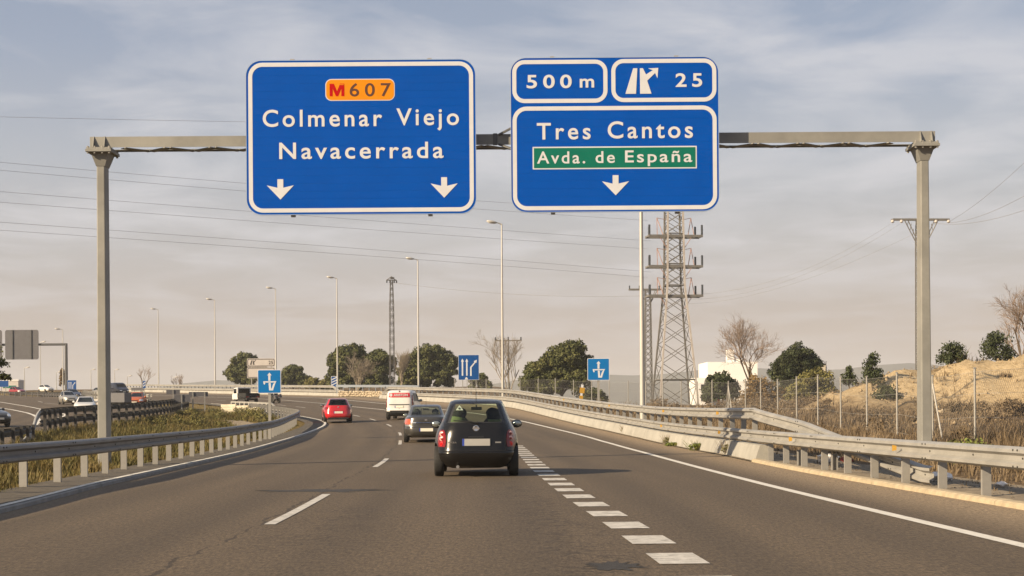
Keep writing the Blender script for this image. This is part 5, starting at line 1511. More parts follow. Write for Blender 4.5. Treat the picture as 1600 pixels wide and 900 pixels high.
MB().box((0, .04, .95), (1.5, .06, .38)).build('tailboard', under_m, t); MB().box((0, 1.15, .72), (1.5, 2.2, .08)).build('load_bed', under_m, t)
MB().box((0, 1.9, .52), (1.2, 3.5, .18)).build('chassis', under_m, t)
tm, rm = wheel_meshes(.30, .2)
for y_ in (.7, 3.0):
    for sg in (-1, 1):
        w_ = link('wheel', tm, t); w_.location = (sg * .64, y_, .30); link('rim', rm, w_)

# --- cream barrier panels, light rail with dark gaps
cp = [(-24.4, 134.2), (-22.1, 128.4), (-20.4, 124.2)]
t = thing('roadside_barrier', 'cream panelled barrier with horizontal grooves at the far side of the grass island', 'barrier', (0, 0, 0))
for (a, b_) in ((cp[0], cp[1]), (cp[1], cp[2])):
    for k in range(4):
        z0 = max(road_z(*a), road_z(*b_)) - .32 + k * .235
        extrude_profile([(a[0] + (b_[0] - a[0]) * .03, a[1] + (b_[1] - a[1]) * .03), (a[0] + (b_[0] - a[0]) * .97, a[1] + (b_[1] - a[1]) * .97)], [(-.05, 0), (.05, 0), (.05, .21), (.0, .228), (-.05, .21)], 'panel_slat', cream_conc, t, lambda x, y_, i: z0)
t = thing('barrier_end', 'rounded cream barrier end piece standing right of the grooved panels', 'barrier', (-19.2, 121.6, road_z(-19.2, 121.6) - .35))
mb = MB(); mb.lathe([(.42, 0), (.50, .06), (.50, .80), (.42, .90)], axis='z', n=20); mb.box((-.65, 1.1, .45), (.95, 1.9, .86)); o = mb.build('shell', cream_conc, t, smooth=True, angle=40)
MB().box((.28, -.38, .42), (.10, .12, .55)).build('slot', under_m, t)
g = thing('guardrail', 'short pale rail with square dark gaps above the cream panels', 'guardrail')
lp = [(-24.4, 139.5), (-22.5, 135), (-20.6, 130.5), (-18.9, 126), (-18.2, 124)]
extrude_profile(lp, [(0, .66), (0, .80), (.08, .80), (.08, .66)], 'rail_beam', galv_rail, g, lambda x, y_, i: zo(x, y_) - (.0 if i < 4 else .35), )
extrude_profile(lp[:4], [(.03, .16), (.03, .64), (.07, .64), (.07, .16)], 'dark_gap_sheet', under_m, g, lambda x, y_, i: zo(x, y_))  # dark sheet that draws the gaps between the posts
pmx = MB().box((0, 0, .25), (.12, .10, 1.0)).mesh('post', galv_rail)
for (x, y_) in resample(lp[:4], 1.6):
    o = link('post', pmx, g); o.location = (x - .03, y_ - .05, zo(x, y_)); o.rotation_euler = (0, 0, R(-20))

# --- motorcycle and rider leaning into the curve
mx, my = -23.7, 164.0
LEAN = R(-16)
t = thing('motorcycle', 'dark motorcycle leaning through the curve right of the light-blue turn sign', 'motorcycle', (mx, my, gz(mx, my)), R(34))
t.rotation_euler = (0, LEAN, R(34))
tm, rm = wheel_meshes(.31, .15)
for y_ in (.32, 1.72):
    w_ = link('wheel', tm, t); w_.location = (0, y_, .31); link('rim', rm, w_)
mb = MB(); V, F = ell((0, 1.15, .78), (.17, .36, .17), 14, 8); mb.add(V, F); mb.build('tank', dark_blue_paint, t, smooth=True)
mb = MB(); V, F = ell((0, .50, .80), (.15, .42, .08), 12, 6); mb.add(V, F); mb.build('seat', trim_m, t, smooth=True)
mb = MB(); mb.box((0, 1.0, .48), (.34, .5, .36)); mb.tube((.14, .25, .42), (.14, .95, .38), .06, n=8); mb.build('engine', dark_steel, t)
mb = MB(); mb.tube((-.08, 1.72, .31), (-.08, 1.42, .98), .03, n=6); mb.tube((.08, 1.72, .31), (.08, 1.42, .98), .03, n=6); mb.tube((0, .32, .31), (0, .85, .42), .04, n=6); mb.tube((-.36, 1.34, 1.04), (.36, 1.34, 1.04), .018, n=6); mb.build('frame', dark_steel, t)
mb = MB(); V, F = ell((0, 1.62, .95), (.2, .2, .22), 12, 8); mb.add(V, F); mb.build('fairing', dark_blue_paint, t, smooth=True)
MB().box((0, -.02, .80), (.16, .05, .08)).build('tail_lamp', lamp_red, t)
for sg in (-1, 1):
    MB().box((sg * .26, .30, .70), (.20, .44, .34)).build('pannier', sign_back, t)
MB().box((0, -.04, .62), (.18, .02, .14)).build('number_plate', plate_m, t)
def skinned(name, joints, edges, rads, mats, parent, root=0):
    me = bpy.data.meshes.new(name); me.from_pydata(joints, edges, [])
    for m_ in mats: me.materials.append(m_)
    o = link(name, me); md = o.modifiers.new('skin', 'SKIN'); ss = o.modifiers.new('sub', 'SUBSURF'); ss.levels = 1; ss.render_levels = 1
    for i, r in enumerate(rads):
        me.skin_vertices[0].data[i].radius = (r, r) if not isinstance(r, tuple) else r
    me.skin_vertices[0].data[root].use_root = True
    bpy.context.view_layer.update()
    out = bpy.data.meshes.new_from_object(o.evaluated_get(bpy.context.evaluated_depsgraph_get()))
    bpy.data.objects.remove(o); out.name = name
    out.polygons.foreach_set('use_smooth', np.ones(len(out.polygons), dtype=bool))
    return link(name, out, parent)
pr = thing('person', 'motorcycle rider in dark clothing and helmet, seen from behind, leaning with the bike', 'person', (mx, my, gz(mx, my)), R(34))
pr.rotation_euler = (0, LEAN, R(34))
J = [(0, .55, .93), (0, .62, 1.10), (0, .74, 1.34), (0, .80, 1.47), (0, .83, 1.53),
     (-.19, .76, 1.40), (-.31, .96, 1.16), (-.33, 1.28, 1.07), (.19, .76, 1.40), (.31, .96, 1.16), (.33, 1.28, 1.07),
     (-.13, .58, .90), (-.24, 1.0, .78), (-.20, .78, .40), (-.20, .94, .34), (.13, .58, .90), (.24, 1.0, .78), (.20, .78, .40), (.20, .94, .34)]
E_ = [(0, 1), (1, 2), (2, 3), (3, 4), (2, 5), (5, 6), (6, 7), (2, 8), (8, 9), (9, 10), (0, 11), (11, 12), (12, 13), (13, 14), (0, 15), (15, 16), (16, 17), (17, 18)]
RD = [(.17, .13), (.17, .13), (.19, .13), .07, .06, .085, .06, .045, .085, .06, .045, .11, .085, .06, .05, .11, .085, .06, .05]
skinned('body', J, E_, RD, [leather], pr)
mb = MB(); V, F = ell((0, .86, 1.66), (.135, .16, .155), 16, 10); mb.add(V, F); o = mb.build('helmet', trim_m, pr, smooth=True)
MB().box((0, 1.0, 1.67), (.20, .06, .09)).build('visor', glass_dark, o)
for sg in (-1, 1):
    hj = [(sg * .33, 1.27, 1.07), (sg * .335, 1.34, 1.065)]; he = [(0, 1)]; hr = [.04, .035]
    for k in range(4):
        b0 = len(hj); hx = sg * (.30 + .022 * k)
        hj += [(hx, 1.365, 1.07), (hx, 1.385, 1.045), (hx, 1.37, 1.02)]; he += [(1, b0), (b0, b0 + 1), (b0 + 1, b0 + 2)]; hr += [.011, .010, .009]
    b0 = len(hj); hj += [(sg * .285, 1.33, 1.04), (sg * .28, 1.36, 1.02)]; he += [(0, b0), (b0, b0 + 1)]; hr += [.013, .011]
    skinned('glove', hj, he, hr, [leather], pr)
# ------------------------------------------------------------------ trees and plants
def leaf_cloud(blobs, dens, size, seed, clump=.36, flat_=.55):
    """many small leaf faces gathered in clumps over the shell of each blob; blob = (cx, cy, cz, rx, ry, rz)"""
    g = np.random.default_rng(seed); VV = []; 
    for (cx, cy, cz, rx, ry, rz) in blobs:
        area = 4 * PI * ((rx * rz) ** 1.6 / 3 + (rx * ry) ** 1.6 / 3 + (ry * rz) ** 1.6 / 3) ** (1 / 1.6)
        ncl = max(10, int(area / (clump * min(rx, rz)) ** 2 * .55))
        d = g.normal(size=(ncl, 3)); d /= np.linalg.norm(d, axis=1)[:, None]
        d[:, 2] = np.where(d[:, 2] < -.5, -d[:, 2], d[:, 2])
        cc = np.array([cx, cy, cz]) + d * np.array([rx, ry, rz]) * g.uniform(.50, 1.06, (ncl, 1))
        cr_ = clump * min(rx, rz) * g.uniform(.65, 1.25, ncl)
        for c, r in zip(cc, cr_):
            n = max(6, int(dens * r * r * 12))
            q = g.normal(size=(n, 3)); q /= np.linalg.norm(q, axis=1)[:, None]
            P = c + q * r * g.uniform(.55, 1.08, (n, 1)) * np.array([1, 1, .82])
            nrm = q + g.normal(size=(n, 3)) * .6; nrm /= np.linalg.norm(nrm, axis=1)[:, None]
            a = np.cross(nrm, g.normal(size=(n, 3))); a /= np.linalg.norm(a, axis=1)[:, None] + 1e-9
            b_ = np.cross(nrm, a); s = size * g.uniform(.6, 1.4, (n, 1))
            VV.append(np.stack([P - a * s, P - b_ * s * flat_, P + a * s, P + b_ * s * flat_], 1).reshape(-1, 3))
    V = np.concatenate(VV); F = np.arange(len(V)).reshape(-1, 4)
    return V, F
def np_mesh(name, V, F, m):
    me = bpy.data.meshes.new(name); nv, nf = len(V), len(F); k = F.shape[1]
    me.vertices.add(nv); me.vertices.foreach_set('co', np.asarray(V, np.float32).ravel())
    me.loops.add(nf * k); me.loops.foreach_set('vertex_index', np.asarray(F, np.int32).ravel())
    me.polygons.add(nf); me.polygons.foreach_set('loop_start', np.arange(0, nf * k, k, dtype=np.int32)); me.polygons.foreach_set('loop_total', np.full(nf, k, np.int32))
    me.materials.append(m); me.update(calc_edges=True); me.validate(); return me
def tree(name, label, x, y_, blobs, m, dens=26, size=.16, seed=1, trunk=.16, cat='tree', group=None, clump=.30, sc=1.):
    """blobs relative to the foot: (dx, dy, z, rx, ry, rz)"""
    zg = ground_z(x, y_); blobs = [tuple(q * sc for q in b_) for b_ in blobs]
    t = thing(name, label, cat, (x, y_, zg), 0, group)
    V, F = leaf_cloud(blobs, dens, size, seed, clump)
    link('crown', np_mesh('crown', V, F, m), t)
    r_ = random.Random(seed); mb = MB()
    top = max(b_[2] for b_ in blobs)
    low = min(b_[2] - b_[5] * .3 for b_ in blobs)
    mb.path([(0, 0, -.2), (r_.uniform(-.1, .1), 0, low * .6), (r_.uniform(-.15, .15), 0, top)], [trunk, trunk * .8, trunk * .35], 7)
    for b_ in blobs:
        mb.path([(0, 0, max(.2, low * .7)), (b_[0] * .6, b_[1] * .6, b_[2] - b_[5] * .2), (b_[0], b_[1], b_[2] + b_[5] * .4)], [trunk * .55, trunk * .35, trunk * .12], 5)
        for k in range(4):
            a = r_.uniform(0, 2 * PI); mb.tube((b_[0], b_[1], b_[2]), (b_[0] + math.cos(a) * b_[3] * .7, b_[1] + math.sin(a) * b_[4] * .7, b_[2] + b_[5] * r_.uniform(-.2, .6)), trunk * .25, trunk * .08, 4)
    mb.build('trunk', bark, t)
    return t
def bare_tree(name, label, x, y_, h, spread, m, seed, levels=5, r0=.12, stems=1, up=.55, kids=(3, 4), group=None, shrink=.66, cat='tree'):
    zg = ground_z(x, y_); t = thing(name, label, cat, (x, y_, zg), 0, group); r_ = random.Random(seed)
    lim = MB(); twg = MB()
    def grow(p, d, l, r, k):
        mid = p + d * l * .5 + Vector((r_.uniform(-1, 1), r_.uniform(-1, 1), r_.uniform(-.3, .6))) * l * .07
        q = p + d * l
        tgt = lim if k >= levels - 1 else twg
        n = 6 if k >= levels - 1 else 3
        tgt.tube(p, mid, r, r * .85, n, 0, False); tgt.tube(mid, q, r * .85, r * .66, n, 0, False)
        if k <= 0: return
        for i in range(r_.randint(*kids)):
            a = r_.uniform(0, 2 * PI); tilt = r_.uniform(.35, .95) * spread
            o = d.orthogonal().normalized(); o = Matrix.Rotation(a, 3, d) @ o
            nd = (d * math.cos(tilt) + o * math.sin(tilt) + Vector((0, 0, up * .35))).normalized()
            f = r_.uniform(.35, 1.0) if k < levels else r_.uniform(.55, 1.0)
            st = p + (mid - p) * min(1, f * 2) if f < .5 else mid + (q - mid) * (f - .5) * 2
            grow(st, nd, l * shrink * r_.uniform(.75, 1.15), max(.0075, r * .58), k - 1)
    tot = sum(shrink ** i for i in range(levels + 1)) * .82
    for s_ in range(stems):
        a = r_.uniform(0, 2 * PI); sp = 0 if stems == 1 else r_.uniform(.1, .45)
        grow(Vector((math.cos(a) * sp * .3, math.sin(a) * sp * .3, -.15)), Vector((math.cos(a) * sp, math.sin(a) * sp, 1)).normalized(), h / tot, r0, levels)
    lim.build('trunk', bark if m is not twig_grey else m, t); twg.build('branches', m, t)
    return t
# evergreens beyond the road; sizes follow the photograph at each tree's own distance
PG = 'round pines beyond the road'
tree('pine_tree', 'broad two-lobed dark pine behind the rubble wall', -22.4, 230, [(-.9, 0, 3.3, 2.3, 2.2, 2.1), (-.6, .4, 4.4, 1.7, 1.8, 1.5), (2.7, .5, 3.1, 1.9, 2.0, 1.9), (1.5, 0, 1.6, 2.6, 2.0, 1.6), (-1.3, 0, 1.5, 2.3, 1.9, 1.5)], pine_leaf, 26, .17, 3, .2, group=PG, sc=1.2)
tree('pine_tree', 'round pine between the lattice mast and the dark blue lane sign', -12.8, 240, [(-1.4, 0, 2.6, 2.2, 2.2, 1.9), (.4, 0, 4.0, 2.2, 2.2, 1.9), (2.2, .4, 2.9, 2.0, 2.0, 1.9), (0, 0, 1.5, 3.4, 2.2, 1.6)], pine_leaf, 26, .17, 5, .2, group=PG, sc=1.18)
tree('pine_tree', 'large pine left of the right-hand turn sign, yellowish on its left side', 5.3, 168, [(1.1, 0, 4.6, 1.7, 1.8, 1.7), (-.6, .2, 4.2, 1.6, 1.7, 1.6), (-2.4, 0, 2.9, 1.5, 1.6, 1.4), (1.9, .3, 2.8, 1.7, 1.8, 1.7), (-.4, 0, 1.7, 3.0, 2.0, 1.7), (-3.6, 0, 1.9, 1.0, 1.2, 1.2)], pine_leaf, 34, .125, 8, .2, group=PG)
tree('pine_tree', 'dark round pine behind the pale exit sign', -46.8, 280, [(0, 0, 3.4, 2.3, 2.2, 2.0), (-1.0, 0, 2.0, 1.9, 2.0, 1.8), (1.7, 0, 2.2, 2.2, 2.0, 2.0)], pine_leaf, 26, .18, 12, .2, group=PG, sc=1.14)
tree('pine_tree', 'small pine alone right of the light-blue turn sign on the island', -38.2, 280, [(0, 0, 2.3, 1.5, 1.5, 1.5), (-1.2, 0, 1.4, 1.3, 1.4, 1.2), (1.4, 0, 1.2, 1.4, 1.4, 1.1)], pine_leaf, 26, .18, 14, .15, group=PG, sc=1.15)
tree('pine_tree', 'low pine peeping out below the dark blue lane sign', -4.2, 200, [(0, 0, 2.0, 1.6, 1.5, 1.5), (1.3, 0, 1.3, 1.1, 1.1, 1.1)], pine_leaf, 22, .17, 15, .14, group=PG, sc=.72)
for k, (x, y_, r_, h_, lab) in enumerate(((-33.6, 270, 1.5, 1.9, 'brownish low shrub next to the small lone pine'), (-30.9, 268, 1.4, 1.8, 'brownish low shrub left of the two-lobed pine'), (7.6, 150, 1.0, 1.5, 'low rounded bush right of the right-hand turn sign'))):
    tree('shrub', lab, x, y_, [(0, 0, h_ * .6, r_, r_, h_ * .6), (r_ * .8, 0, h_ * .4, r_ * .7, r_ * .7, h_ * .4)], olive_leaf if k < 2 else pine_leaf, 22, .14, 20 + k, .05, 'shrub')
tree('evergreen_tree', 'dense dark dome-shaped evergreen beside the reddish bare tree', 27.2, 152, [(0, 0, 4.2, 1.9, 1.9, 1.8), (-1.1, 0, 3.2, 1.5, 1.6, 1.6), (1.1, .2, 3.3, 1.4, 1.6, 1.7), (0, 0, 2.2, 2.2, 1.9, 1.5), (1.6, 0, 2.2, 1.0, 1.2, 1.2)], dark_leaf, 44, .10, 31, .2, clump=.26)
tree('evergreen_tree', 'green bushy tree in front of the white building', 19.5, 150, [(0, 0, 2.1, 1.5, 1.5, 1.4), (.8, 0, 1.5, 1.1, 1.2, 1.2), (-.7, 0, 1.3, 1.0, 1.2, 1.1)], dark_leaf, 32, .12, 33, .12)
tree('shrub', 'olive-green broom shrub at the foot of the dome-shaped evergreen', 26.6, 140, [(0, 0, 1.7, 1.6, 1.3, 1.6), (-1.4, 0, 1.1, 1.3, 1.2, 1.1), (1.2, 0, 1.0, 1.0, 1.0, 1.0)], olive_leaf, 26, .11, 35, .06, 'shrub')
tree('shrub', 'golden-brown bush under the reddish bare tree', 22.0, 142, [(0, 0, 1.6, 1.2, 1.2, 1.5), (-.9, 0, 1.0, .9, 1.0, 1.0), (1.4, 0, 1.0, 1.2, 1.0, 1.0)], gold_leaf, 16, .10, 36, .08, 'shrub')
bare_tree('bare_tree', 'tall reddish leafless tree with a fan of fine twigs beside the white building', 21.7, 146, 11.2, 1.02, twig_m, 44, 6, .14, 1, .75, (3, 4), shrink=.74)
bare_tree('bare_tree', 'greyish leafless bush-like tree around the wooden T-shaped pole', -.4, 158, 7.5, .8, twig_grey, 43, 5, .06, 4, .7, (3, 3), shrink=.68)
bare_tree('bare_tree', 'thin leafless tree behind the slim lattice mast', -14.0, 206, 5.9, .6, twig_grey, 45, 5, .06, 3, .8, (3, 4))
bare_tree('bare_shrub', 'leafless brown shrub in front of the two-lobed pine', -21.0, 215, 5.6, .8, twig_grey, 46, 5, .06, 6, .5, (3, 4), cat='shrub')
bare_tree('bare_tree', 'leafless tree with rusty leaf remnants at the right picture edge', 38.3, 118, 9.6, .85, twig_m, 47, 5, .10, 2, .35, (3, 4))
for k, (x, y_, h_, w_, m_, lab) in enumerate(((19.4, 92, 1.15, .36, dark_leaf, 'slim dark sapling left of the twin dark bushes on the earth bank'), (20.3, 90, 1.9, .48, dark_leaf, 'slender dark sapling on the left slope of the earth bank'), (20.75, 88.6, 1.05, .62, dark_leaf, 'rounded dark bush at the foot of the slender sapling'),
                                          (26.0, 94.5, 1.35, .78, dark_leaf, 'dark conifer bush on the crest just right of the right gantry leg'), (28.8, 95, 1.9, .80, dark_leaf, 'dark bush with a rusty side on the crest near the right picture edge'))):
    tree('bush', lab, x, y_, [(0, 0, h_ * .55, w_, w_, h_ * .5), (w_ * .5, 0, h_ * .3, w_ * .8, w_ * .8, h_ * .32), (-w_ * .45, 0, h_ * .32, w_ * .7, w_ * .7, h_ * .3), (0, 0, h_ * .85, w_ * .45, w_ * .45, h_ * .22)], m_, 26, .075, 50 + k, .04, 'bush', clump=.55)
tree('pine_tree', 'young pine with drooping branches at the left picture edge', -18.05, 55, [(-.1, 0, 3.45, .62, .6, .40), (-.2, 0, 2.75, .75, .6, .28), (.05, 0, 3.0, .72, .5, .22), (.30, 0, 2.5, .55, .4, .14)], MAT['pine_needles'], 34, .045, 61, .05, clump=.42)
tree('evergreen_bush', 'bright green bush behind the near right guardrail, right of the gantry leg', 9.85, 34.5, [(0, 0, .30, .42, .4, .30), (.38, .1, .24, .35, .3, .24), (-.35, 0, .2, .28, .3, .2)], green_weed, 120, .035, 62, .02, 'bush', clump=.5)
for k, (x, y_, h_, w_, lab) in enumerate(((6.02, 44.6, .42, .30, 'dry weed clump at the concrete base where the gantry shadow falls'), (5.72, 49.5, .30, .38, 'low yellowish-green weeds along the concrete base'), (5.55, 54.5, .16, .42, 'flat green weed patch left of the yellowish weeds'), (5.50, 56.6, .36, .24, 'upright dry weed clump halfway along the concrete base'), (4.95, 70., .34, .22, 'small dry weed clump farthest along the concrete base'))):
    zg = road_z(x, y_); t = thing('weed_plant', lab, 'weed', (x, y_, zg), 0, 'weeds growing along the concrete barrier base')
    r_ = random.Random(80 + k); mb = MB()
    for i in range(70):
        a = r_.uniform(0, 2 * PI); rr2 = r_.uniform(0, w_ * .5); l = h_ * r_.uniform(.4, 1.15); le = r_.uniform(.2, 1.0)
        p = (math.cos(a) * rr2, math.sin(a) * rr2 * .6, -.02); q = (p[0] + math.cos(a) * le * w_, p[1] + math.sin(a) * le * w_ * .6, l)
        mb.tube(p, q, .006, .003, 3, 0, False)
    mb.build('stalks', twig_grey if k in (0, 3, 4) else green_weed, t)
    V, F = leaf_cloud([(0, 0, h_ * .35, w_ * .8, w_ * .5, h_ * .35)], 60 if k in (1, 2) else 22, .028, 90 + k, .5)
    link('leaves', np_mesh('leaves', V, F, green_weed if k in (1, 2) else olive_leaf), t)

# ------------------------------------------------------------------ grass and scrub (stuff)
def blades(P, H, W, n, lean, seed):
    """P (k, 3) tuft feet, H (k,) heights; every tuft has n bent blades of two triangles"""
    g = np.random.default_rng(seed); k = len(P)
    P = np.repeat(P, n, 0); H = np.repeat(H, n) * g.uniform(.5, 1.15, k * n); Wd = np.repeat(W, n)
    a = g.uniform(0, 2 * PI, k * n); le = g.uniform(.1, 1, k * n) * lean
    d = np.stack([np.cos(a), np.sin(a), np.zeros(k * n)], 1); s = np.stack([-np.sin(a), np.cos(a), np.zeros(k * n)], 1)
    rt = P + d * (g.uniform(0, .8, k * n) * Wd * 5)[:, None]
    mid = rt + d * (le * H * .35)[:, None]; mid[:, 2] += H * .6
    tip = rt + d * (le * H * .95)[:, None]; tip[:, 2] += H
    hw = (s * (Wd * .5)[:, None])
    V = np.stack([rt - hw, rt + hw, mid + hw * .7, mid - hw * .7, tip], 1).reshape(-1, 3)
    b0 = np.arange(k * n)[:, None] * 5
    F = np.concatenate([b0 + np.array([[0, 1, 2]]), b0 + np.array([[0, 2, 3]]), b0 + np.array([[3, 2, 4]])])
    return V, F
path_pts = [(-20.4, 113), (-18.6, 107), (-16.8, 100), (-15.2, 92), (-14.2, 86)]
def on_path(x, y_):
    if not 86 < y_ < 113: return False
    xp = np.interp(y_, [q[1] for q in path_pts[::-1]], [q[0] for q in path_pts[::-1]]); return abs(x - xp) < .75
g_ = np.random.default_rng(5); P = []; H = []; W = []
while len(P) < 17000:
    y_ = 19 + 104 * g_.random() ** 1.7
    a, b_ = opp_edge(y_) - .3, kerbL(y_) - .80 - (.80 * smooth((y_ - 62) / 26))
    x = g_.uniform(max(a, -.34 * y_ - 2.5), b_)
    if x < a or on_path(x, y_): continue
    n_ = rough_n(x * .8, y_ * .8)
    if n_ < -.25 and g_.random() < .85: continue
    edge_ = smooth((b_ - x) / 1.6)
    P.append((x, y_, ground_z(x, y_) - .02)); H.append((.06 + .34 * edge_ * (.35 + .65 * g_.random()) + .10 * n_ * edge_) * (1 + .15 * (y_ > 70))); W.append(.010 + .00028 * y_)
V, F = blades(np.array(P), np.array(H), np.array(W), 7, .9, 6)
tag(link('grass', np_mesh('grass', V, F, grass_leaf)), 'dry yellow-green grass covering the island left of the road', 'grass', kind='stuff')
def lowp(x, y_): return math.sin(x * .9 + 2) * math.sin(y_ * .33 + 1) + .6 * math.sin(x * .35 - y_ * .21)
P = []; H = []; W = []
while len(P) < 14500:
    y_ = 17 + 125 * g_.random() ** 1.25
    a = barR(y_) + 1.0; x = a + (max(14, .33 * y_ + 4) - a + 6) * g_.random()
    m_ = mound(x, y_); f = lowp(x, y_)
    if m_ > .9 and g_.random() < (.93 if f < .75 else .35): continue
    if m_ > .22 and g_.random() < (.86 if f < .3 else .3): continue
    if x - barR(y_) < 2.6 and g_.random() < .82: continue
    hh = (.14 + .40 * g_.random() ** 2 + .28 * max(0, f)) * (smooth((x - barR(y_)) / 5) * .8 + .2)
    P.append((x, y_, ground_z(x, y_) - .02)); H.append(hh); W.append(.009 + .00030 * y_)
V, F = blades(np.array(P), np.array(H), np.array(W), 7, 1.1, 8)
tag(link('dry_scrub', np_mesh('dry_scrub', V, F, dry_leaf)), 'brown dry scrub covering the ground behind the right guardrail', 'scrub', kind='stuff')
# brown bushy growth, a rough carpet of twiggy domes
bl = []; rr = random.Random(12)
for i in range(120):
    y_ = rr.uniform(34, 136); x = barR(y_) + 5.5 + rr.random() ** .8 * (.27 * y_ + 4)
    if mound(x, y_) > 1.1 and rr.random() < .75: continue
    r_ = rr.uniform(.25, .85) * (.7 + y_ / 160); bl.append((x, y_, ground_z(x, y_) + r_ * .30, r_, r_, r_ * rr.uniform(.45, .8)))
for i in range(26):
    y_ = rr.uniform(112, 140); x = rr.uniform(17, 30); r_ = rr.uniform(.6, 1.1); bl.append((x, y_, ground_z(x, y_) + .3, r_ * 1.3, r_, r_ * .8))
V, F = leaf_cloud(bl, 13, .085, 77, .45, .28)
tag(link('scrub_bushes', np_mesh('scrub_bushes', V, F, dry_leaf)), 'rounded brown twiggy scrub on the waste ground beyond the wire fence', 'scrub', kind='stuff')
bl = []
for i in range(20):
    y_ = rr.uniform(90, 122); a, b_ = opp_edge(y_) + 1, kerbL(y_) - 3
    x = rr.uniform(a, b_)
    if on_path(x, y_): continue
    r_ = rr.uniform(.3, .6); bl.append((x, y_, ground_z(x, y_) + r_ * .4, r_, r_, r_ * .9))
for i in range(9):
    y_ = rr.uniform(110, 119); x = rr.uniform(opp_edge(y_) + .6, kerbL(y_) - 2.2)
    r_ = rr.uniform(.35, .65); bl.append((x, y_, ground_z(x, y_) + r_ * .4, r_, r_, r_ * .9))
V, F = leaf_cloud(bl, 22, .07, 78, .45, .35)
tag(link('island_shrubs', np_mesh('island_shrubs', V, F, olive_leaf)), 'low olive and brown shrubs at the far end of the grass island', 'scrub', kind='stuff')
# clods and stones lying on the sand bank, with sparse low scrub between them
Vs = []; Fs = []; g3 = np.random.default_rng(31)
ov = np.array([(1, 0, 0), (0, 1, 0), (-1, 0, 0), (0, -1, 0), (0, 0, 1), (0, 0, -1)], float); of_ = np.array([(0, 1, 4), (1, 2, 4), (2, 3, 4), (3, 0, 4), (1, 0, 5), (2, 1, 5), (3, 2, 5), (0, 3, 5)])
while len(Vs) < 3800:
    y_ = g3.uniform(60, 106); x = barR(y_) + 9 + 38 * g3.random()
    if mound(x, y_) < .18: continue
    s = .03 + .10 * g3.random() ** 4
    v = ov * s * g3.uniform(.5, 1.2, (6, 3)) + np.array([x, y_, ground_z(x, y_) + s * .15])
    Fs.append(of_ + 6 * len(Vs)); Vs.append(v)
clod = mat('sand_clods', (.36, .275, .165), .95, 0, (.8, .4), col2=(.20, .145, .085))
tag(link('clods', np_mesh('clods', np.concatenate(Vs), np.concatenate(Fs), clod)), 'clods and stones scattered over the sandy bank', 'stones', kind='stuff')
bl = []
while len(bl) < 75:
    y_ = rr.uniform(62, 108); x = barR(y_) + 10 + rr.random() * 36
    if mound(x, y_) < .3: continue
    r_ = rr.uniform(.12, .45); bl.append((x, y_, ground_z(x, y_) + r_ * .3, r_ * 1.3, r_, r_ * rr.uniform(.5, .9)))
V, F = leaf_cloud(bl, 22, .06, 79, .5, .3)
tag(link('bank_scrub', np_mesh('bank_scrub', V, F, dry_leaf)), 'sparse dark tufts growing on the sandy bank', 'scrub', kind='stuff')
pv = []
for i, (x, y_) in enumerate(resample(path_pts, .8)):
    for s in (-.7, -.25, .25, .7):
        pv.append((x + s * (1 + .25 * math.sin(i * 1.7)), y_ + s * .1, ground_z(x + s, y_) + .05))
n_ = len(pv) // 4
tag(link('path', mesh_from('path', pv, [(j * 4 + k, j * 4 + k + 1, (j + 1) * 4 + k + 1, (j + 1) * 4 + k) for j in range(n_ - 1) for k in range(3)], sandy_m, smooth=True)), kind='structure')

# gravel lying on the right shoulder and behind the rail
mb_v = []; mb_f = []; g2 = np.random.default_rng(21)
base_v = np.array([(1, 0, 0), (-.5, .87, 0), (-.5, -.87, 0), (0, 0, .8)]); base_f = np.array([(0, 1, 3), (1, 2, 3), (2, 0, 3)])
Vs = []; Fs = []
for i in range(5200):
    y_ = 9 + 44 * g2.random() ** 1.6; f = g2.random()
    x = edgeR(y_) + .25 + (barR(y_) + 1.8 - edgeR(y_)) * f ** .7
    if barR(y_) - .05 < x < barR(y_) + .22: continue
    if y_ > 39 and x > barR(y_): continue
    s = g2.uniform(.003, .010) * (1 + .012 * y_) * (1.9 if x > barR(y_) + .2 else 1)
    a = g2.uniform(0, 6.28); ca_, sa_ = math.cos(a), math.sin(a)
    v = base_v * s * g2.uniform(.7, 1.3, 3); v = np.stack([v[:, 0] * ca_ - v[:, 1] * sa_ + x, v[:, 0] * sa_ + v[:, 1] * ca_ + y_, v[:, 2] + road_z(x, y_) + (.02 if x > barR(y_) else .001)], 1)
    Fs.append(base_f + 4 * len(Vs)); Vs.append(v)
grit = mat('gravel_stones', (.20, .165, .12), .9, 0, (2, .5), col2=(.08, .066, .05))
tag(link('gravel', np_mesh('gravel', np.concatenate(Vs), np.concatenate(Fs), grit)), 'loose gravel on the right shoulder and behind the near guardrail', 'gravel', kind='stuff')

# litter behind the right guardrail
def crumple(name, label, x, y_, s, m, seed, grp='litter behind the right guardrail'):
    r_ = random.Random(seed); V, F = ell((0, 0, s * .35), (s, s * .7, s * .4), 9, 6)
    V = [(a + r_.uniform(-.25, .25) * s, b_ + r_.uniform(-.2, .2) * s, max(0, c + r_.uniform(-.16, .16) * s)) for a, b_, c in V]
    t = mesh_from(name, V, F, m); o = link(name, t); o.location = (x, y_, ground_z(x, y_) + .03); tag(o, label, 'litter', grp)
crumple('plastic_bag', 'crumpled white plastic sheet on the gravel right of the barrier terminal', 7.35, 27.4, .20, litter_w, 1)
crumple('plastic_bag', 'small white plastic scrap below the near rail toward the right edge', 7.75, 25.4, .10, litter_w, 2)
crumple('plastic_bag', 'white plastic bag beside a red scrap under the rail left of the sloping terminal', 7.3, 37.2, .26, litter_w, 3)
crumple('litter_scrap', 'red scrap of litter beside the white bag under the rail', 7.85, 37.6, .15, litter_r, 4)
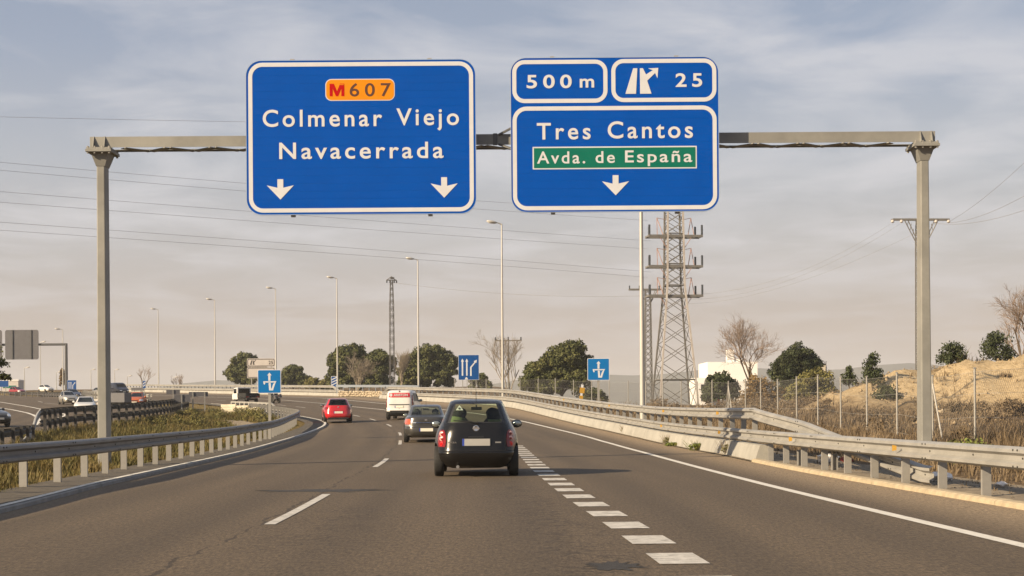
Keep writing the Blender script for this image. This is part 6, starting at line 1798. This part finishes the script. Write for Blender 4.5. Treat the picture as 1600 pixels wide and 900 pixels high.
crumple('stone_block', 'pale boulder on the waste ground right of the right gantry leg', 20.5, 76.0, .30, stone_m, 6, None)

# ------------------------------------------------------------------ wire fence
fence = thing('wire_fence', 'tall wire-mesh fence on slim grey posts behind the right guardrail', 'fence', (0, 0, 0))
fp = [(14.2, 30), (13.9, 42), (13.6, 55), (13.3, 70), (12.7, 88), (11.4, 103), (9.0, 116), (5.8, 128), (2.2, 139), (-1.6, 149), (-6.0, 160)]
fposts = resample(fp, 4.4)
pm = MB(); pm.tube((0, 0, -.2), (0, 0, 2.15), .034, n=8); pmesh = pm.mesh('post', galv, True, 40)
cap_m = MB().box((0, 0, 2.16), (.075, .075, .04)).mesh('post_cap', galv)
mb = MB()
for i, (x, y_) in enumerate(fposts):
    zg = ground_z(x, y_); o = link('post', pmesh, fence); o.location = (x, y_, zg); link('post_cap', cap_m, o)
    if i in (5, 14):
        b_ = fposts[i - 1]; d = Vector((b_[0] - x, b_[1] - y_, 0)).normalized() * 1.1
        for sg in (-1, 1): mbb = MB().tube((x, y_, zg + 1.9), (x + sg * d.x, y_ + sg * d.y, ground_z(x + d.x, y_ + d.y)), .03, n=6); mbb.build('brace', galv, fence)
    if i + 1 < len(fposts):
        x2, y2 = fposts[i + 1]; z2 = ground_z(x2, y2); L = math.hypot(x2 - x, y2 - y_)
        pt = lambda s, h: (x + (x2 - x) * s / L, y_ + (y2 - y_) * s / L, zg + (z2 - zg) * s / L + h)
        for h in (.06, .7, 1.4, 2.05): mb.tube(pt(0, h), pt(L, h), .004, n=3, caps=False)
        s = -2.0
        while s < L:
            for sg in (0, 1):
                a0, a1 = max(0, s), min(L, s + 2.0)
                if a1 - a0 > .05:
                    h0, h1 = .05 + (a0 - s), .05 + (a1 - s)
                    if sg: h0, h1 = 2.05 - (a0 - s), 2.05 - (a1 - s)
                    mb.tube(pt(a0, h0), pt(a1, h1), .0022, n=3, caps=False)
            s += .17
tag(mb.build('wire_mesh', galv, fence), kind='stuff')

# ------------------------------------------------------------------ pylons, masts and cables
def lattice(mb_leg, mb_br, prof, leg_r, br_r, n, split=None):
    """prof [(z, halfwidth)]; four legs, X braces on each face; mb_leg: list of four builders"""
    zs = [p_[0] for p_ in prof]; ws = [p_[1] for p_ in prof]
    w = lambda z: float(np.interp(z, zs, ws))
    for q, (sx_, sy_) in enumerate(((-1, -1), (1, -1), (1, 1), (-1, 1))):
        for a, b_ in zip(prof[:-1], prof[1:]):
            mb_leg[q].tube((sx_ * a[1], sy_ * a[1], a[0]), (sx_ * b_[1], sy_ * b_[1], b_[0]), leg_r, n=4)
    z = prof[0][0] + .0; lv = [z]
    while z < prof[-1][0] - .2:
        z = min(prof[-1][0], z + max(.5, w(z) * 2 * n)); lv.append(z)
    cs = [(-1, -1), (1, -1), (1, 1), (-1, 1)]
    for a, b_ in zip(lv[:-1], lv[1:]):
        for q in range(4):
            c, d = cs[q], cs[(q + 1) % 4]
            mb_br.tube((c[0] * w(a), c[1] * w(a), a), (d[0] * w(b_), d[1] * w(b_), b_), br_r, n=3, caps=False)
            mb_br.tube((d[0] * w(a), d[1] * w(a), a), (c[0] * w(b_), c[1] * w(b_), b_), br_r, n=3, caps=False)
def add_legs(t, legs, mats): 
    for l, m_ in zip(legs, mats): l.build('leg', m_, t)
px_, py_ = 18.35, 180.
zg = ground_z(px_, py_)
t = thing('power_pylon', 'large lattice power pylon with three levels of crossarms below the second blue sign', 'pylon', (px_, py_, zg), R(7))
legs = [MB() for _ in range(4)]; br = MB()
lattice(legs, br, [(-.2, 2.2), (4.4, 1.85), (13.8, .98), (21, .88), (27.5, .80)], .13, .045, .62)
for z in (3.2, 13.8, 16.2, 19.6, 22.6):
    w = float(np.interp(z, [0, 4.4, 13.8, 21], [2.2, 1.85, .98, .88]))
    for a, b_ in (((-w, -w), (w, -w)), ((w, -w), (w, w)), ((w, w), (-w, w)), ((-w, w), (-w, -w))): br.tube((a[0], a[1], z), (b_[0], b_[1], z), .07, n=4)
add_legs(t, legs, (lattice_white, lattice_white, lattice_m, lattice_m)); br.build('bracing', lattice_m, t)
for z in (12.6, 15.9, 19.3):
    mb = MB()
    for sy in (-.9, .9):
        mb.box((0, sy, z), (6.2, .18, .26)); 
    for sx_ in (-3.05, 3.05): mb.box((sx_, 0, z), (.12, 1.7, .18))
    arm = mb.build('crossarm', lattice_m, t)
    mb = MB()
    for sg in (-1, 1):
        for dx in (.35, -.35): mb.tube((sg * 1.75 + dx, -.9, z), (sg * 1.95, 0, z + 2.1), .045, n=4)
        mb.tube((sg * 1.95, 0, z + 2.1), (sg * .9, 0, z + 1.9), .03, n=4); mb.tube((sg * 1.9, -.9, z), (sg * .9, -.9, z - 1.5), .035, n=4)
    mb.build('stay_frame', MAT.get('stay') or mat('stay_reddish', (.30, .17, .13), .7), arm)
    for sg in (-1, 1):
        for dx in (2.65, 3.0):
            mb = MB(); prof = []
            for k in range(9): prof += [(.09, .15 + k * .13), (.15, .19 + k * .13)]
            mb.lathe(prof, c=(sg * dx, -.9 if dx > 2.8 else .9, z), n=8); mb.build('insulator', insul, t)
zg0 = zg
sx2, sy2 = 16.3, 191.; zg = ground_z(sx2, sy2)
t = thing('power_pole', 'slim lattice pole with one crossarm just left of the large pylon', 'pylon', (sx2, sy2, zg), R(6))
legs = [MB() for _ in range(4)]; br = MB(); lattice(legs, br, [(-.2, .46), (14.0, .30)], .06, .035, .9); add_legs(t, legs, [lattice_m] * 4); br.build('bracing', lattice_m, t)
mb = MB(); mb.box((-.35, -.3, 14.0), (3.8, .16, .18)); mb.box((-.35, .3, 14.0), (3.8, .16, .18)); mb.build('crossarm', lattice_m, t)
mb = MB()
for dx in (.9, 1.15): mb.tube((.2, -.2, 12.2), (dx, -.3, 14), .05, n=4)
mb.tube((-.2, -.2, 12.2), (-1.0, -.3, 14), .05, n=4); mb.build('arm_brace', lattice_m, t)
for dx in (-2.2, -1.0, 1.4): MB().lathe([(.05, 0), (.10, .1), (.05, .2), (.10, .3), (.05, .4)], c=(dx, 0, 14.08), n=8).build('insulator', insul, t)
mx2, my2 = -14.95, 200.; zg = ground_z(mx2, my2)
t = thing('lattice_mast', 'slim single lattice mast rising between the two left pines', 'mast', (mx2, my2, zg), R(20))
legs = [MB() for _ in range(4)]; br = MB(); lattice(legs, br, [(-.2, .30), (11.4, .22), (14.4, .14)], .04, .022, 2.0); add_legs(t, legs, [lattice_m] * 4); br.build('bracing', lattice_m, t)
mb = MB(); mb.box((0, 0, 14.45), (1.35, .12, .12)); mb.box((.1, 0, 14.7), (.5, .10, .25)); mb.tube((-.62, 0, 14.45), (0, 0, 14.9), .05, n=4); mb.tube((.62, 0, 14.4), (0, 0, 14.9), .05, n=4); mb.build('crossarm', lattice_m, t)
for dx in (-.6, -.2, .35, .65): MB().lathe([(.05, 0), (.11, .08), (.05, .16), (.11, .24), (.05, .3)], c=(dx, 0, 14.1), n=8).build('insulator', insul, t)
tx, ty = -.35, 170.; zg = ground_z(tx, ty)
t = thing('power_pole', 'short T-shaped pole with V braces inside the greyish leafless tree', 'pylon', (tx, ty, zg), R(5))
h_ = 8.75 - zg
MB().tube((0, 0, -.2), (0, 0, h_), .11, .08, 8).build('pole', lattice_m, t)
MB().box((0, 0, h_), (2.9, .12, .13)).build('crossarm', lattice_m, t)
mb = MB(); mb.tube((.02, -.1, h_ - 2.6), (.95, -.1, h_), .05, n=4); mb.tube((-.02, -.1, h_ - 2.6), (-.95, -.1, h_), .05, n=4); mb.build('arm_brace', lattice_m, t)
for dx in (-1.35, 0, 1.35): MB().lathe([(.05, 0), (.10, .1), (.05, .2), (.10, .3)], c=(dx, 0, h_ + .06), n=8).build('insulator', insul, t)
rx, ry = 38.40, 150.; zg = ground_z(rx, ry)
t = thing('power_pole', 'tall lattice pole with a wide crossarm half hidden by the right gantry leg', 'pylon', (rx, ry, zg), R(4))
h_ = 18.95 - zg
legs = [MB() for _ in range(4)]; br = MB(); lattice(legs, br, [(-.2, .42), (h_ - 1.6, .36), (h_ + .1, .3)], .055, .035, .95); add_legs(t, legs, [lattice_m] * 4); br.build('bracing', lattice_m, t)
mb = MB()
for sy in (-.28, .28): mb.box((0, sy, h_), (5.4, .13, .15))
mb.build('crossarm', lattice_m, t)
mb = MB()
for sg in (-1, 1):
    for dd in (0, .35):
        mb.tube((sg * .30, -.28, h_ - 2.6 + dd), (sg * (1.65 - dd), -.28, h_), .05, n=4)
    for k in range(5): mb.tube((sg * (.32 + k * .25), -.28, h_ - 2.5 + k * .5), (sg * (.35 + k * .2), -.28, h_ - 1.9 + k * .5), .03, n=3)
mb.build('arm_brace', lattice_m, t)
for dx in (-2.75, -1.9, 1.4, 2.6): MB().lathe([(.06, 0), (.16, -.10), (.16, -.22), (.06, -.30)], c=(dx, -.3, h_ - .05), n=10).build('insulator', sign_grey, t)
def cable(label, pts, r=.0115, n=26, sag=0., group='power cables'):
    """smooth curve through three points"""
    a, m_, b_ = [np.array(p_, float) for p_ in pts]; out = []
    tm = np.linalg.norm(m_ - a) / (np.linalg.norm(m_ - a) + np.linalg.norm(b_ - m_))
    for i in range(n + 1):
        s = i / n
        l0 = (s - tm) * (s - 1) / ((0 - tm) * (0 - 1)); l1 = s * (s - 1) / (tm * (tm - 1)); l2 = s * (s - tm) / (1 - tm)
        out.append(tuple(a * l0 + m_ * l1 + b_ * l2))
    mb = MB()
    for p_, q in zip(out[:-1], out[1:]): mb.tube(p_, q, r, n=4, caps=False)
    tag(mb.build('power_cable', wire_m), label, 'cable', group)
names = ('uppermost', 'second from the top', 'third from the top', 'third from the bottom', 'second from the bottom', 'lowest')
for k, (za, zb_) in enumerate(((23.6, 20.2), (22.6, 19.6), (20.3, 18.0), (19.4, 17.2), (16.8, 15.7), (16.2, 15.1))):
    dx = 0 if k % 2 else .35
    cable('overhead cable, %s of the six running left from the large pylon' % names[k], ((15.4 + dx, 180, za), (-38.4, 120, zb_), (-70, 86, zb_ - .9)))
cable('faint highest overhead cable crossing the sky at the upper left', ((-6, 150, 28.2), (-38.4, 120, 23.6), (-70, 90, 19.6)), .012)
cable('single pale cable from the slim lattice mast to the slim lattice pole', ((-14.6, 200, 17.4), (2.0, 195, 15.4), (15.6, 191, 14.9)), .016)
for k, (xa, zb_, lab) in enumerate(((40.8, 21.5, 'top'), (41.0, 17.6, 'middle'), (39.7, 15.6, 'bottom'))):
    cable('%s of the three cables rising from the tall lattice pole to the right edge' % lab, ((xa, 149.7, 18.6), ((xa + 42) / 2 - 3.0, 124, (18.6 + zb_) / 2 - 1.1), (37, 100, zb_)), .014)
for k, (xa, zb_, lab) in enumerate(((35.5, 16.5, 'upper'), (36.4, 16.0, 'middle'), (39.6, 15.5, 'lower'))):
    cable('faint %s cable sagging left from the tall lattice pole' % lab, ((xa, 149.7, 18.5), (29, 166, 15.2 - k * .5), (18.5, 190, 15.0 - k * .5)), .010)

# ------------------------------------------------------------------ buildings and hills far behind
b0 = thing('building', 'white flat-roofed building with a chimney block behind the green bushy tree', 'building', (34.2, 256, 2.0))
def blk(nm, x0, x1, y0, y1, z0, z1, m_, par):
    return MB().box(((x0 + x1) / 2 - 34.2, (y0 + y1) / 2 - 256, (z0 + z1) / 2 - 2.0), (x1 - x0, y1 - y0, z1 - z0)).build(nm, m_, par)
blk('wall', 30.6, 38.4, 250, 262, 1.0, 8.7, white_wall, b0); blk('chimney', 33.8, 34.9, 251, 252.4, 8.6, 10.6, white_wall, b0); blk('roof_block', 34.9, 36.2, 251.2, 256, 8.6, 9.2, white_wall, b0)
blk('side_wing', 28.3, 30.5, 248, 256, 1.0, 6.2, white_wall, b0)
for zz in (2.6, 4.2): 
    f = blk('window', 29.3, 29.9, 247.93, 248.05, zz, zz + 1.0, sign_back, b0)
    MB().box((29.6 - 34.2, -8.06, zz + .5 - 2.0), (.46, .03, .86)).build('pane', glass_dark, f)
b1 = thing('building', 'small pale building seen between the dome-shaped evergreen and the earth bank', 'building', (48.3, 255, 2.0))
MB().box((0, 0, 3.2), (2.3, 6, 6.0)).build('wall', cream_conc, b1); MB().box((1.25, .3, 2.9), (.3, 5.6, 6.2)).build('gable_wall', sign_back, b1); MB().box((0, 0, 6.25), (2.5, 6.2, .15)).build('roof', sign_grey, b1)
b2 = thing('building', 'distant pale low hall left of the far white car', 'building', (-107.5, 345, ground_z(-107, 345)))
MB().box((0, 0, .9), (3.4, 4, 2.6)).build('wall', sign_grey, b2); MB().box((-.2, -2.03, .9), (2.8, .06, .5)).build('window', sign_green, b2); MB().box((0, 0, 2.3), (3.6, 4.2, .25)).build('roof', white_wall, b2)
pole_sign('road_sign', 'small blue sign half cut off by the left picture edge above the red car', -95.3, 300, 1.9, 1.2, 7.0, sign_blue3, (-.4, .4), .05)
pole_sign('sign_board', 'dark low board beside the distant bare shrubs right of the left gantry leg', -62.0, 265, 2.1, .5, 5.3, sign_back, (-.5, .5), .04, frame=dark_steel)
t, c = pole_sign('marker_panel', 'small dark striped marker board above the cream barrier', -60.2, 262, .52, 1.25, 6.0, sign_blue3, (0.,), .04, cat='marker board')
for k in range(2): flat('stripe', [(-.2, c - .4 + k * .42), (.2, c - .12 + k * .42), (.2, c + .05 + k * .42), (-.2, c - .23 + k * .42)], sign_white, t, -.027)
for k in range(5):
    x, y_ = 19.25 + .27 * k, 149.3
    o = MB().box((0, 0, .45), (.16, .16, 1.0), taper=.8).build('bollard', litter_r if k == 0 else sign_white); o.location = (x, y_, ground_z(x, y_))
    tag(o, ('red post at the left end of the short row of white posts', 'white post next to the red one in the short row', 'middle white post of the short row below the green bushy tree', 'white post second from the right end of the short row', 'white post at the right end of the short row below the tree')[k], 'bollard', 'short row of posts before the building')
for k, (x, y_, h_, lab) in enumerate(((-62.6, 270, 5.0, 'bare far shrub behind the low dark board'), (-60.0, 290, 3.2, 'bare far shrub left of the leftmost row lamp post'), (-57.5, 275, 2.8, 'bare far shrub above the sign backs'))):
    bare_tree('bare_shrub', lab, x, y_, h_, .6, twig_m, 70 + k, 4, .05, 3, .8, (3, 3), cat='shrub')
tree('autumn_tree', 'narrow golden leafless poplar just left of the cantilever gantry post', -80.3, 286, [(0, 0, 2.2, .6, .6, 1.7), (0, 0, 3.4, .4, .4, 1.1)], gold_leaf, 5, .13, 75, .08)
hv = []; hx = np.linspace(-2600, 2600, 90)
hrow = [(1900, 0), (2300, .55), (2700, 1.0), (3200, .8), (3900, .1)]
def ridge(x):
    r = 34 + 14 * math.sin(x * .0031 + 1) + 9 * math.sin(x * .0083) + 5 * math.sin(x * .021)
    return r + 42 * math.exp(-((x - 640) / 300) ** 2) + 22 * math.exp(-((x + 350) / 260) ** 2)
for y_, f in hrow:
    for x in hx: hv.append((x, y_, -2 + (ridge(x) + 4) * f))
nh = len(hx)
hill_m = mat('hill_scrub', (.12, .115, .09), .95, 0, (.01, .4))
tag(link('hills', mesh_from('hills', hv, [(j * nh + i, j * nh + i + 1, (j + 1) * nh + i + 1, (j + 1) * nh + i) for j in range(len(hrow) - 1) for i in range(nh - 1)], hill_m, smooth=True)), kind='structure')

# ------------------------------------------------------------------ hazy winter air
hz = MB().box((0, 3050, 74), (5400, 6500, 160)).build('haze', [])
hm = bpy.data.materials.new('haze'); hm.use_nodes = True
for n in list(hm.node_tree.nodes): hm.node_tree.nodes.remove(n)
o_ = hm.node_tree.nodes.new('ShaderNodeOutputMaterial'); v_ = hm.node_tree.nodes.new('ShaderNodeVolumePrincipled')
v_.inputs['Color'].default_value = (.82, .82, .84, 1); v_.inputs['Density'].default_value = .00021; v_.inputs['Anisotropy'].default_value = 0.0
hm.node_tree.links.new(v_.outputs[0], o_.inputs['Volume'])
hz.data.materials.append(hm)
tag(hz, kind='stuff')
